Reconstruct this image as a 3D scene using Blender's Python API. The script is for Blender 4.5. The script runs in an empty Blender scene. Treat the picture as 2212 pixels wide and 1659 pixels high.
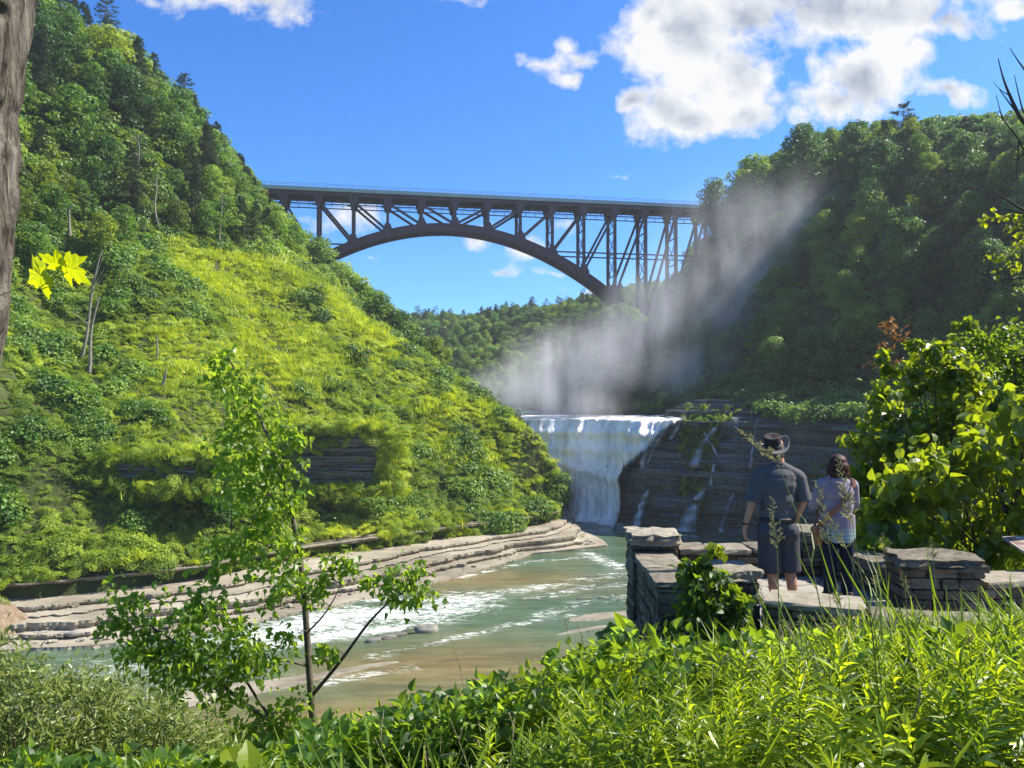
import bpy, math, random
import numpy as np
from mathutils import Vector, Matrix, noise as mnoise
R = math.radians
rng = np.random.default_rng(7)
random.seed(7)
SC = bpy.context.scene
COL = SC.collection

# ---------------------------------------------------------------- camera
F = 1597.0; CX = 1106.0; CY = 829.5; PITCH = R(1.1)
cam = bpy.data.cameras.new('camera'); camo = bpy.data.objects.new('camera', cam)
COL.objects.link(camo); SC.camera = camo
cam.sensor_width = 36.0; cam.lens = 36.0*F/2212.0
cam.clip_start = 0.05; cam.clip_end = 5000
camo.rotation_euler = (R(90)+PITCH, 0, 0)

def P(px, py, Y):
    dx = (px-CX)/F; dy = -(py-CY)/F
    yw = math.cos(PITCH)-dy*math.sin(PITCH); zw = math.sin(PITCH)+dy*math.cos(PITCH)
    return (dx/yw*Y, Y, zw/yw*Y)
def PZ(px, py, z):
    a = P(px, py, 1.0); Y = z/a[2]
    return (a[0]*Y, Y, z)

# ---------------------------------------------------------------- light
SUN_AZ = R(79); SUN_EL = R(47)      # azimuth to the right of the view axis (+Y)
SUN = Vector((math.sin(SUN_AZ)*math.cos(SUN_EL), math.cos(SUN_AZ)*math.cos(SUN_EL), math.sin(SUN_EL)))
sl = bpy.data.lights.new('sun', 'SUN'); so = bpy.data.objects.new('sun', sl); COL.objects.link(so)
sl.energy = 5.0; sl.angle = R(0.5); sl.color = (1.0, 0.93, 0.80)
so.rotation_euler = SUN.to_track_quat('Z', 'Y').to_euler(); so.location = (60, 20, 120)

VS = SC.view_settings
VS.view_transform = 'Standard'; VS.look = 'None'; VS.gamma = 1; VS.use_curve_mapping = False
VS.exposure = 1.1
CYC = SC.cycles
SC.render.engine = 'CYCLES'
CYC.max_bounces = 7; CYC.diffuse_bounces = 3; CYC.glossy_bounces = 3; CYC.transmission_bounces = 5
CYC.transparent_max_bounces = 12; CYC.volume_bounces = 1; CYC.use_denoising = True
CYC.volume_step_rate = 1.0; CYC.volume_max_steps = 64
CYC.caustics_reflective = False; CYC.caustics_refractive = False
CYC.sample_clamp_indirect = 6

class NT:
    """small helper to write node trees"""
    def __init__(s, tree): s.t = tree; s.n = tree.nodes; s.l = tree.links
    def new(s, typ, **kw):
        nd = s.n.new(typ)
        for k, v in kw.items(): setattr(nd, k, v)
        return nd
    def link(s, a, b): s.l.new(a, b)
    def val(s, sock, v):
        if hasattr(v, 'is_output') or isinstance(v, bpy.types.NodeSocket): s.l.new(v, sock)
        else: sock.default_value = v
    def math(s, op, a, b=None, c=None, clamp=False):
        nd = s.n.new('ShaderNodeMath'); nd.operation = op; nd.use_clamp = clamp
        s.val(nd.inputs[0], a)
        if b is not None: s.val(nd.inputs[1], b)
        if c is not None: s.val(nd.inputs[2], c)
        return nd.outputs[0]
    def vmath(s, op, a, b=None):
        nd = s.n.new('ShaderNodeVectorMath'); nd.operation = op
        s.val(nd.inputs[0], a)
        if b is not None: s.val(nd.inputs[1], b)
        return nd.outputs[1] if op in ('DOT_PRODUCT', 'LENGTH', 'DISTANCE') else nd.outputs[0]
    def rng(s, v, a, b, c=0.0, d=1.0, smooth=False):
        nd = s.n.new('ShaderNodeMapRange'); nd.clamp = True
        if smooth: nd.interpolation_type = 'SMOOTHSTEP'
        s.val(nd.inputs[0], v)
        for i, q in enumerate((a, b, c, d)): s.val(nd.inputs[i+1], q)
        return nd.outputs[0]
    def noise(s, vec, scale, detail=4, rough=0.55, dist=0.0, dim='3D'):
        nd = s.n.new('ShaderNodeTexNoise'); nd.noise_dimensions = dim
        if vec is not None: s.l.new(vec, nd.inputs['Vector'])
        nd.inputs['Scale'].default_value = scale; nd.inputs['Detail'].default_value = detail
        nd.inputs['Roughness'].default_value = rough; nd.inputs['Distortion'].default_value = dist
        return nd.outputs[0]
    def mapping(s, vec, loc=(0,0,0), rot=(0,0,0), scale=(1,1,1)):
        nd = s.n.new('ShaderNodeMapping'); s.l.new(vec, nd.inputs[0])
        nd.inputs[1].default_value = loc; nd.inputs[2].default_value = rot; nd.inputs[3].default_value = scale
        return nd.outputs[0]
    def mix(s, f, a, b):
        nd = s.n.new('ShaderNodeMix'); nd.data_type = 'RGBA'
        s.val(nd.inputs[0], f); s.val(nd.inputs[6], a); s.val(nd.inputs[7], b)
        return nd.outputs[2]
    def ramp(s, f, stops):
        nd = s.n.new('ShaderNodeValToRGB'); s.l.new(f, nd.inputs[0]); e = nd.color_ramp.elements
        while len(e) < len(stops): e.new(0.5)
        for el, (p, c) in zip(e, stops): el.position = p; el.color = tuple(c)+(1,) if len(c) == 3 else c
        return nd.outputs[0]
    def bump(s, h, strength=0.5, dist=0.1):
        nd = s.n.new('ShaderNodeBump'); s.l.new(h, nd.inputs['Height'])
        nd.inputs['Strength'].default_value = strength; nd.inputs['Distance'].default_value = dist
        return nd.outputs[0]

# ---------------------------------------------------------------- sky with clouds
W = bpy.data.worlds.new('World'); SC.world = W; W.use_nodes = True
t = NT(W.node_tree); t.n.clear()
sky = t.new('ShaderNodeTexSky'); sky.sky_type = 'NISHITA'; sky.sun_disc = False
sky.sun_elevation = SUN_EL; sky.sun_rotation = SUN_AZ
sky.altitude = 200; sky.air_density = 1.0; sky.dust_density = 0.6; sky.ozone_density = 3.0
tc = t.new('ShaderNodeTexCoord'); sep = t.new('ShaderNodeSeparateXYZ'); t.link(tc.outputs['Generated'], sep.inputs[0])
ysafe = t.math('MAXIMUM', t.math('ABSOLUTE', sep.outputs[1]), 0.05)
U = t.math('DIVIDE', sep.outputs[0], ysafe); V = t.math('DIVIDE', sep.outputs[2], ysafe)
cmb = t.new('ShaderNodeCombineXYZ'); t.link(U, cmb.inputs[0]); t.link(V, cmb.inputs[1]); UV = cmb.outputs[0]
# (display x, display y, radius x, radius y, strength)
CLOUDS = [(1500,60,170,110,1),(1640,30,190,110,1),(1580,150,150,110,1),(1470,245,95,62,1),(1600,230,105,62,1),(1400,35,60,75,.9),
 (1375,205,40,28,.9),(1780,20,170,70,1),(1930,25,190,80,1),(1870,160,120,90,1),(1790,225,75,50,.8),(1960,125,60,40,.8),(1740,262,50,18,.6),
 (2050,50,100,50,.8),(2195,15,50,28,.8),(2035,213,62,30,.75),(1228,92,40,34,.72),(1248,128,52,36,.80),(1190,150,62,26,.60),(1218,180,46,26,.68),(1215,140,40,30,.55),
 (480,5,130,42,.85),(590,20,80,28,.7),(330,5,50,18,.5),(1022,520,42,18,.7),(1135,540,50,20,.62),(1090,580,42,14,.6),(805,560,24,14,.5),
 (770,465,80,35,.62),(1218,482,36,30,.5),(1190,583,30,9,.42),(1275,628,50,14,.6),(905,497,22,8,.4),(1120,140,20,22,.4),(1010,5,60,10,.3),(1350,360,20,8,.3),
 (3100,200,500,180,.9),(-900,300,500,200,.8),(1900,-500,500,200,.9),(700,-700,400,150,.8)]
def cloud_mask(uv):
    wn = t.new('ShaderNodeTexNoise'); t.link(uv, wn.inputs['Vector']); wn.inputs['Scale'].default_value = 9; wn.inputs['Detail'].default_value = 5
    off = t.vmath('SCALE', t.vmath('SUBTRACT', wn.outputs[1], (0.5,0.5,0.5)))
    off.node.inputs['Scale'].default_value = 0.085
    p = t.vmath('ADD', uv, off)
    acc = None
    for (cx, cy, rx, ry, st) in CLOUDS:
        c = P(cx, cy, 1.0)
        d = t.vmath('MULTIPLY', t.vmath('SUBTRACT', p, (c[0], c[2], 0)), (F/rx, F/ry, 0))
        v = t.math('MULTIPLY_ADD', t.vmath('LENGTH', d), -st*1.0, st*1.32)
        acc = v if acc is None else t.math('SMOOTH_MAX', acc, v, 0.22)
    return acc
m0 = cloud_mask(UV)
n1 = t.noise(UV, 7, 9, 0.6, 0.1)
dens = t.math('ADD', m0, t.math('ADD', t.math('MULTIPLY_ADD', n1, 2.6, -1.50), t.math('MULTIPLY_ADD', t.noise(UV, 26, 7, .68, .3), 1.2, -.60)))
al = t.rng(dens, -0.04, 0.50, 0, 1)
# self-shading of the cloud: thick middles go grey, thin sunward edges stay white
nd2 = t.noise(t.vmath('ADD', UV, (0.03, 0.03, 0)), 7, 6, 0.55, 0.1)
thick = t.math('ADD', t.math('MULTIPLY_ADD', m0, 0.72, -0.22), t.math('MULTIPLY', t.math('SUBTRACT', nd2, n1), 2.2))
thick = t.math('ADD', thick, t.math('MULTIPLY_ADD', t.noise(UV, 5.0, 5, .55), 1.5, -0.80))
ccol = t.ramp(thick, [(0.18, (1.0,1.0,1.0)), (0.48, (0.75,0.80,0.88)), (0.90, (0.42,0.48,0.58))])
bgs = t.new('ShaderNodeBackground'); bgs.inputs[1].default_value = 0.120
hs = t.new('ShaderNodeHueSaturation'); hs.inputs[1].default_value = 1.25; hs.inputs[2].default_value = 1.0
tint = t.new('ShaderNodeMix'); tint.data_type = 'RGBA'; tint.blend_type = 'MULTIPLY'; tint.inputs[0].default_value = 1; tint.inputs[7].default_value = (0.44, 0.68, 0.95, 1)
t.link(sky.outputs[0], hs.inputs[4]); t.link(hs.outputs[0], tint.inputs[6]); t.link(tint.outputs[2], bgs.inputs[0])
bgc = t.new('ShaderNodeBackground'); bgc.inputs[1].default_value = 0.44; t.link(ccol, bgc.inputs[0])
front = t.rng(sep.outputs[2], 0.0, 0.03)
mx = t.new('ShaderNodeMixShader'); t.link(t.math('MULTIPLY', al, front), mx.inputs[0]); t.link(bgs.outputs[0], mx.inputs[1]); t.link(bgc.outputs[0], mx.inputs[2])
wo = t.new('ShaderNodeOutputWorld'); t.link(mx.outputs[0], wo.inputs[0])
W.cycles.sampling_method = 'MANUAL'; W.cycles.sample_map_resolution = 512

# ---------------------------------------------------------------- object helpers
def tag(o, label=None, cat=None, group=None, kind=None):
    if label: o['label'] = label
    if cat: o['category'] = cat
    if group: o['group'] = group
    if kind: o['kind'] = kind
    return o
def mesh_np(name, V, Fs, mat=None, smooth=False, attrs=None):
    """V (n,3); Fs list of (m,k) integer arrays"""
    me = bpy.data.meshes.new(name)
    V = np.asarray(V, dtype=np.float32)
    if not isinstance(Fs, list): Fs = [Fs]
    Fs = [np.asarray(f, dtype=np.int32) for f in Fs if len(f)]
    me.vertices.add(len(V)); me.vertices.foreach_set('co', V.ravel())
    nl = sum(f.size for f in Fs); nf = sum(len(f) for f in Fs)
    me.loops.add(nl); me.polygons.add(nf)
    me.loops.foreach_set('vertex_index', np.concatenate([f.ravel() for f in Fs]))
    st = []; c = 0
    for f in Fs:
        st.append(c+np.arange(len(f))*f.shape[1]); c += f.size
    me.polygons.foreach_set('loop_start', np.concatenate(st).astype(np.int32))
    me.polygons.foreach_set('use_smooth', np.full(nf, bool(smooth)))
    if attrs:
        for k, a in attrs.items():
            at = me.attributes.new(k, 'FLOAT', 'POINT'); at.data.foreach_set('value', np.asarray(a, dtype=np.float32))
    me.update(calc_edges=True); me.validate()
    if mat: me.materials.append(mat)
    return me
def link(name, me, parent=None, loc=(0,0,0), rot=(0,0,0), scale=(1,1,1)):
    o = bpy.data.objects.new(name, me); COL.objects.link(o)
    if parent: o.parent = parent
    o.location = loc; o.rotation_euler = rot; o.scale = scale
    return o
def empty(name, loc=(0,0,0), rot=(0,0,0), scale=(1,1,1)): return link(name, None, None, loc, rot, scale)

class MB:
    """collects pieces into one mesh"""
    def __init__(s): s.V = []; s.Fq = []; s.Ft = []; s.n = 0
    def add(s, V, Fq=None, Ft=None):
        V = np.asarray(V, float)
        if Fq is not None and len(Fq): s.Fq.append(np.asarray(Fq)+s.n)
        if Ft is not None and len(Ft): s.Ft.append(np.asarray(Ft)+s.n)
        s.V.append(V); s.n += len(V)
    def box(s, c, half, M=None):
        v = np.array([[x,y,z] for x in (-1,1) for y in (-1,1) for z in (-1,1)], float)*half
        if M is not None: v = v@np.asarray(M).T
        s.add(v+np.asarray(c), [[0,1,3,2],[4,6,7,5],[0,4,5,1],[2,3,7,6],[0,2,6,4],[1,5,7,3]])
    def beam(s, a, b, w, h, up=(0,0,1)):
        a = np.asarray(a, float); b = np.asarray(b, float); d = b-a; L = np.linalg.norm(d); d /= L
        u = np.asarray(up, float); r = np.cross(d, u)
        if np.linalg.norm(r) < 1e-4: r = np.cross(d, (0,1,0))
        r /= np.linalg.norm(r); u = np.cross(r, d)
        s.box((a+b)/2, (1,1,1), np.stack([r*w/2, d*L/2, u*h/2], 1))
    def tube(s, pts, rad, n=8, cap=True):
        pts = np.asarray(pts, float); m = len(pts); rad = np.broadcast_to(np.asarray(rad, float), (m,))
        tg = np.gradient(pts, axis=0); tg /= np.linalg.norm(tg, axis=1)[:,None]+1e-9
        ref = np.array([0,0,1.0]) if abs(tg[0][2]) < 0.9 else np.array([1.0,0,0])
        vs = []
        for i in range(m):
            a = np.cross(tg[i], ref); a /= np.linalg.norm(a)+1e-9; b = np.cross(tg[i], a); ref = -np.cross(tg[i], a) if False else ref
            th = np.arange(n)/n*2*np.pi
            vs.append(pts[i]+rad[i]*(np.cos(th)[:,None]*a+np.sin(th)[:,None]*b))
        v = np.concatenate(vs)
        i = np.arange(m-1)[:,None]*n; j = np.arange(n)[None]; k = (j+1) % n
        q = np.stack([i+j, i+k, i+n+k, i+n+j], -1).reshape(-1,4)
        s.add(v, q)
        if cap:
            c0 = len(v)
            s.add(np.concatenate([vs[0], pts[:1]]), None, [[(a+1)%n, a, n] for a in range(n)])
            s.add(np.concatenate([vs[-1], pts[-1:]]), None, [[a, (a+1)%n, n] for a in range(n)])
    def arr(s):
        V = np.concatenate(s.V); Fs = []
        if s.Fq: Fs.append(np.concatenate(s.Fq))
        if s.Ft: Fs.append(np.concatenate(s.Ft))
        return V, Fs
    def mesh(s, name, mat, smooth=False):
        V, Fs = s.arr(); return mesh_np(name, V, Fs, mat, smooth)
    def build(s, name, mat, parent=None, smooth=False): return link(name, s.mesh(name, mat, smooth), parent)

def fbm(x, y, z=0.0, o=4):
    return mnoise.fractal(Vector((x, y, z)), 1.0, 2.0, o)
def vnoise2(X, Y, seed=0, o=4, base=1.0):
    """fast numpy value-noise fbm, about -1..1"""
    out = np.zeros(np.broadcast(X, Y).shape); a = 1.0; f = base; tot = 0
    r = np.random.default_rng(seed); T = r.random((256, 256))*2-1
    for k in range(o):
        x = X*f+17.3*k; y = Y*f+9.1*k
        xi = np.floor(x).astype(int); yi = np.floor(y).astype(int); xf = x-xi; yf = y-yi
        xf = xf*xf*(3-2*xf); yf = yf*yf*(3-2*yf)
        g = lambda i, j: T[(xi+i) & 255, (yi+j) & 255]
        v = (g(0,0)*(1-xf)+g(1,0)*xf)*(1-yf)+(g(0,1)*(1-xf)+g(1,1)*xf)*yf
        out += v*a; tot += a; a *= 0.5; f *= 2.03
    return out/tot*1.6

# ---------------------------------------------------------------- materials
def new_mat(name):
    m = bpy.data.materials.new(name); m.use_nodes = True; tt = NT(m.node_tree); tt.n.clear()
    out = tt.new('ShaderNodeOutputMaterial'); return m, tt, out
def principled(tt, out, color, rough=0.6, spec=0.5, normal=None, **kw):
    p = tt.new('ShaderNodeBsdfPrincipled')
    tt.val(p.inputs['Base Color'], color if not isinstance(color, tuple) else (tuple(color)+(1,))[:4])
    tt.val(p.inputs['Roughness'], rough); p.inputs['Specular IOR Level'].default_value = spec
    if normal is not None: tt.link(normal, p.inputs['Normal'])
    for k, v in kw.items(): tt.val(p.inputs[k.replace('_', ' ')], v)
    if out: tt.link(p.outputs[0], out.inputs[0])
    return p
def plain(name, col, rough=0.6, spec=0.4, nscale=8, var=0.25, bump=0.3, bd=0.01, metallic=0.0, coord='Object'):
    m, tt, out = new_mat(name); c = tt.new('ShaderNodeTexCoord').outputs[coord]
    n = tt.noise(c, nscale, 5, 0.6)
    cc = tt.mix(tt.rng(n, 0.3, 0.7), tuple(x*(1-var) for x in col)+(1,), tuple(min(1, x*(1+var)) for x in col)+(1,))
    p = principled(tt, out, cc, rough, spec, tt.bump(n, bump, bd)); p.inputs['Metallic'].default_value = metallic
    return m
def leaf_mat(name, dark, mid, light, transl=0.38, rough=0.45, spec=0.35, noise_scale=0.0, tcol=None, yellow=0.0):
    m, tt, out = new_mat(name)
    oi = tt.new('ShaderNodeObjectInfo').outputs['Random']
    at = tt.new('ShaderNodeAttribute'); at.attribute_name = 'lv'
    f = tt.math('ADD', tt.math('MULTIPLY', oi, 0.45), tt.math('MULTIPLY', at.outputs['Fac'], 0.55))
    if noise_scale:
        g = tt.new('ShaderNodeNewGeometry').outputs['Position']
        f = tt.math('ADD', f, tt.math('MULTIPLY_ADD', tt.noise(g, noise_scale, 3, 0.6), 1.5, -0.75), clamp=True)
    col = tt.ramp(f, [(0.12, dark), (0.5, mid), (0.88, light)])
    p = principled(tt, None, col, rough, spec)
    tr = tt.new('ShaderNodeBsdfTranslucent')
    if tcol: tt.link(tt.mix(0.75, col, tuple(tcol)+(1,)), tr.inputs[0])
    else:
        hh = tt.new('ShaderNodeHueSaturation'); hh.inputs[0].default_value = 0.485; hh.inputs[1].default_value = 1.1; hh.inputs[2].default_value = 2.0
        tt.link(col, hh.inputs[4]); tt.link(hh.outputs[0], tr.inputs[0])
    mx = tt.new('ShaderNodeMixShader'); mx.inputs[0].default_value = transl
    tt.link(p.outputs[0], mx.inputs[1]); tt.link(tr.outputs[0], mx.inputs[2]); tt.link(mx.outputs[0], out.inputs[0])
    return m
def rock_mat(name, a, b, c, zs=1.6, bump=0.8, moss=0.0, rough=0.85, bd=0.15, xs=0.06, wet=0.0):
    m, tt, out = new_mat(name); g = tt.new('ShaderNodeNewGeometry').outputs['Position']
    band = tt.noise(tt.mapping(g, scale=(xs, xs, zs)), 1.0, 6, 0.65, 0.2)
    fine = tt.noise(g, 1.3, 8, 0.7)
    tread = tt.noise(tt.mapping(g, rot=(0,0,R(-34)), scale=(0.10, 1.1, 1.0)), 1.0, 8, 0.72, 0.3)
    fine = tt.math('ADD', tt.math('MULTIPLY', fine, .45), tt.math('MULTIPLY', tread, .55))
    f = tt.math('ADD', tt.math('MULTIPLY', band, 0.65), tt.math('MULTIPLY', fine, 0.35))
    col = tt.ramp(f, [(0.36, a), (0.5, b), (0.66, c)])
    big = tt.noise(tt.mapping(g, scale=(1,1,2.0)), 0.11, 4, 0.6); col = tt.mix(tt.rng(big, .35, .65), col, tt.mix(0.5, col, c+(1,)))
    if moss:
        mn = tt.noise(g, 0.16, 7, 0.72)
        col = tt.mix(tt.rng(mn, 0.62-moss*0.2, 0.75-moss*.2), col, (0.045, 0.065, 0.02, 1))
    h = tt.math('ADD', tt.math('MULTIPLY', band, 1.0), tt.math('MULTIPLY', fine, 0.6))
    principled(tt, out, col, rough-wet*0.5, 0.4+wet*0.3, tt.bump(h, bump, bd))
    return m
M = {}
M['soil'] = plain('soil', (0.085, 0.075, 0.04), 0.95, 0.1, 0.4, 0.35, 0.6, 0.3)
M['rock_pale'] = rock_mat('rock_pale', (0.075,0.062,0.042), (0.21,0.18,0.13), (0.43,0.385,0.30), 2.2, 1.0, bd=.3)
M['rock_brown'] = rock_mat('rock_brown', (0.05,0.042,0.03), (0.15,0.125,0.09), (0.36,0.31,0.24), 2.6, 1.0, moss=.4, bd=.3)
M['rock_dark'] = rock_mat('rock_dark', (0.05,0.05,0.045), (0.12,0.115,0.10), (0.24,0.23,0.20), 1.5, 0.9, moss=0.5)
M['rock_wet'] = rock_mat('rock_wet', (0.009,0.014,0.018), (0.045,0.062,0.072), (0.20,0.235,0.245), 2.6, 1.0, moss=0.45, wet=0.55, bd=.4)
# ---------------------------------------------------------------- terrain
ZR = -24.7                                   # level of the lower river
def tps(pts, lam=0.5):
    p = np.asarray(pts, float); n = len(p); X = p[:, :2]/100.0
    r2 = ((X[:,None]-X[None])**2).sum(-1); K = 0.5*r2*np.log(r2+1e-12)
    A = np.zeros((n+3, n+3)); A[:n,:n] = K+lam*1e-4*np.eye(n); A[:n,n] = 1; A[:n,n+1:] = X
    A[n,:n] = 1; A[n+1:,:n] = X.T
    w = np.linalg.solve(A, np.concatenate([p[:,2], np.zeros(3)]))
    def f(x, y):
        x = np.asarray(x, float)/100; y = np.asarray(y, float)/100; o = w[n]+w[n+1]*x+w[n+2]*y
        for i in range(n):
            r = (x-X[i,0])**2+(y-X[i,1])**2; o = o+w[i]*0.5*r*np.log(r+1e-12)
        return o
    return f
def smooth_path(pts, step):
    p = np.asarray(pts, float); d = np.r_[0, np.cumsum(np.linalg.norm(np.diff(p[:, :2], axis=0), axis=1))]
    s = np.arange(0, d[-1], step); q = np.stack([np.interp(s, d, p[:,k]) for k in range(p.shape[1])], 1)
    k = max(1, int(2.5/step)); ker = np.hanning(2*k+3)[1:-1]; ker /= ker.sum()
    for c in range(q.shape[1]):
        e = np.pad(q[:,c], (k, k), mode='reflect', reflect_type='odd'); q[:,c] = np.convolve(e, ker, 'valid')
    return q, s
# left bank: visible points of the ground surface (display x, display y, distance)
toeL = [PZ(-700,1330,-22), PZ(-300,1315,-22.1), PZ(60,1300,-22.2), PZ(201,1287,-22.2), PZ(335,1270,-22.2), PZ(446,1254,-22.2), PZ(658,1212,-22.2),
        PZ(876,1182,-22.3), PZ(1022,1160,-22.3), PZ(1120,1150,-22.4), PZ(1205,1135,-22.6), (10.5,147,-22.6), (10,156,-22.6)]
LP = [(x, y+1.5, z+2.2) for x, y, z in toeL[:-2]]
LV = [(200,1150,90),(500,1150,98),(750,1120,113),(900,1100,121),(330,1000,97),(100,1000,92),(560,980,110),(800,950,130),(1000,1000,136),(1130,1050,140),(1180,1080,141.5),
      (100,800,106),(300,800,112),(560,820,128),(700,800,140),(900,900,141),(100,650,121),(300,600,130),(600,700,150),
      (330,520,145),(480,540,160),(560,572,165),(700,642,166),(850,742,164),(970,832,158),(1060,882,150),(1110,907,145.5),(1165,968,142.6),(1195,1010,142.5)]
LP += [P(*v) for v in LV]
LP += [(-88,140,41),(-101,160,72),(-70,160,40),(-64,172,40),(-80,185,58),(-91,176,74),(-76,205,56),(-66,215,42),(-85,235,62),(-95,245,70),(-54,212,29),(-58,240,34),
       (-30,193,9),(-17,182,1),(-8,170,-2),(-2,163,-4),(-45,222,18),(-22,225,-3),(-36,255,-2),(-60,290,8),(-110,300,72),(-85,300,45),
       (-108,120,66),(-130,170,82),(-160,250,80),(-180,120,85),(-90,95,26),(-75,88,8),(-130,80,60),(-180,60,82),(-150,300,78),(-60,330,5),(-120,340,60),
       P(1130,925,149),P(1150,943,147),P(1188,1000,145.5),P(1205,1060,145),(2,158,-7),(-95,60,20),(-75,75,-15),(-75,55,-18),(-80,20,-10),(-130,20,50),(-200,0,80),(-250,200,85),(-250,350,85),(-250,60,90)]
fL = tps(LP)
def hL(x, y):
    return fL(x, y)+vnoise2(x, y, 3, 4, 0.06)*1.6+vnoise2(x, y, 5, 3, 0.25)*0.35
# right bank upstream of the falls and above the amphitheatre cliff
RP = [P(1690,872,137), P(1500,862,163), (37,200,1), (16,240,-2), (8,300,0), P(1340,800,232), P(1440,740,236), (36,262,33), (59,268,28), (50,262,27), (74,250,52), P(1620,400,225), (88,200,62),
      (92,180,62), (100,170,61), (108,160,58), (118,148,57), (60,150,7), (70,158,24), (55,185,16), (50,215,22), (62,215,36), (76,190,44), (66,140,4), (74,128,4), (80,110,4),
      (88,128,20), (100,122,36), (118,118,50), (130,100,55), (95,95,14), (112,85,30), (60,70,-1), (75,60,5), (95,55,22), (120,50,45), (30,35,-2), (12,14,-2.6), (20,10,-2.3), (45,40,0), (45,15,-1),
      (80,20,20), (110,10,40), (150,100,60), (160,180,62), (120,220,62), (100,270,60), (70,300,50), (45,300,28), (200,100,65), (200,250,65), (200,0,60), (8,11,-2.6), (30,0,-1.5),
      (58,100,0), (46,60,-1.5), (85,260,60), (60,340,45), (200,350,60)]
fR = tps(RP)
def hR(x, y): return fR(x, y)+vnoise2(x, y, 8, 4, 0.06)*1.4+vnoise2(x, y, 9, 3, 0.25)*0.3
# far wall of the upper gorge, closing the view under the bridge
FP = [P(870,735,330), P(930,712,380), P(1000,695,400), P(1100,668,410), P(1200,650,410), P(1290,640,400), P(1380,600,390), P(950,850,330), P(1000,855,300), P(1150,860,290), P(1250,860,280), P(1100,780,350), P(1250,760,340),
      (-90,420,45), (-150,430,60), (-90,360,20), (160,420,60), (100,380,45), (50,330,5), (-40,310,-3), (-200,450,70), (250,450,70), (0,500,62), (-150,520,65), (150,520,65), (0,620,65), (-200,650,65), (200,650,65)]
fF = tps(FP)
def hF(x, y): return fF(x, y)+vnoise2(x, y, 18, 4, 0.04)*2.5-13

# foot of the falls cliff, left to right and round to the near bank
CLIFF = [(-12,166), (-4,160.5), (2.4,157), (10.6,154), (17,149.5), (20.5,145.5), (24,141.5), (31,138.5), (41,134.5), (48,129.5), (54,120), (57,107), (56,92), (50,75), (40,55), (26,34), (12,17), (6.5,12.6), (2.6,11.0), (1.2,10.2), (0.6,9.2), (-0.6,7.5)]
def poly_side(x, y, path):
    """signed distance to polyline, positive to its left (the bank side)"""
    p = np.asarray(path, float); best = np.full(np.shape(x), 1e9); sg = np.ones(np.shape(x))
    for a, b in zip(p[:-1], p[1:]):
        d = b-a; L2 = d@d; tt = np.clip(((x-a[0])*d[0]+(y-a[1])*d[1])/L2, 0, 1)
        ex = x-(a[0]+tt*d[0]); ey = y-(a[1]+tt*d[1]); r = np.hypot(ex, ey)
        s = np.sign(d[0]*ey-d[1]*ex); m = r < best; best = np.where(m, r, best); sg = np.where(m, s, sg)
    return best*sg
def grid(name, xs, ys, f, mat, kind='structure', keep=None):
    X, Y = np.meshgrid(xs, ys, indexing='ij'); Z = f(X, Y); n, m = X.shape
    V = np.stack([X, Y, Z], -1).reshape(-1, 3); i = np.arange(n-1)[:,None]*m+np.arange(m-1)[None]
    q = np.stack([i, i+m, i+m+1, i+1], -1).reshape(-1,4)
    if keep is not None: q = q[keep(X, Y, Z).reshape(-1)[q].all(1)]
    o = link(name, mesh_np(name, V, q, mat, True)); tag(o, kind=kind); return o
M['slope'] = plain('slope', (0.055,0.07,0.022), 0.95, 0.1, 0.35, 0.4, 0.6, 0.4)
toe_xy = [(x, y) for x, y, z in toeL]+[(4,163), (-6,172), (-16,188), (-28,215), (-42,255), (-58,300)]
def left_side(x, y): return poly_side(x, y, toe_xy)
def gL(x, y):
    d = left_side(x, y); z = hL(x, y)
    return np.where(d < 0.8, np.minimum(z, ZR-3), z)
grid('hill_slope', np.arange(-250, 16, 1.5), np.arange(0, 345, 1.5), gL, M['slope'], keep=lambda X, Y, Z: left_side(X, Y) > -3)
rb_xy = CLIFF
up_xy = [(-12,166), (2,163), (20,162), (34,166), (31,200), (10,240), (4,300), (10,350)]
right_river = [(10,350),(4,300),(10,240),(30,200),(37,170),(44,140)]+CLIFF[9:]
def gR(x, y):
    d = poly_side(x, y, right_river); z = hR(x, y)
    e = np.clip((d-np.where((y < 140) & (y > 30), 5.5, 0))/1.5, 0, 1); low = np.where(y > 140, -6.0, ZR-2)
    return low*(1-e)+z*e
grid('hillside', np.arange(-2, 250, 1.5), np.arange(-20, 350, 1.5), gR, M['slope'], keep=lambda X, Y, Z: (poly_side(X, Y, right_river) > -2.5) & ~((X < 11.5) & (Y < 12.5)))
grid('hills', np.arange(-250, 251, 5), np.arange(285, 651, 5), hF, M['slope'])

def hit(px, py, f=None, y0=60, y1=420):
    """distance at which the view ray meets a terrain function"""
    f = f or hL; a = P(px, py, 1.0); ys = np.arange(y0, y1, 0.5)
    z = f(a[0]*ys, ys); k = np.nonzero(a[2]*ys < z)[0]
    y = ys[k[0]] if len(k) else y1
    return (a[0]*y, y, float(a[2]*y))

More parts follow.
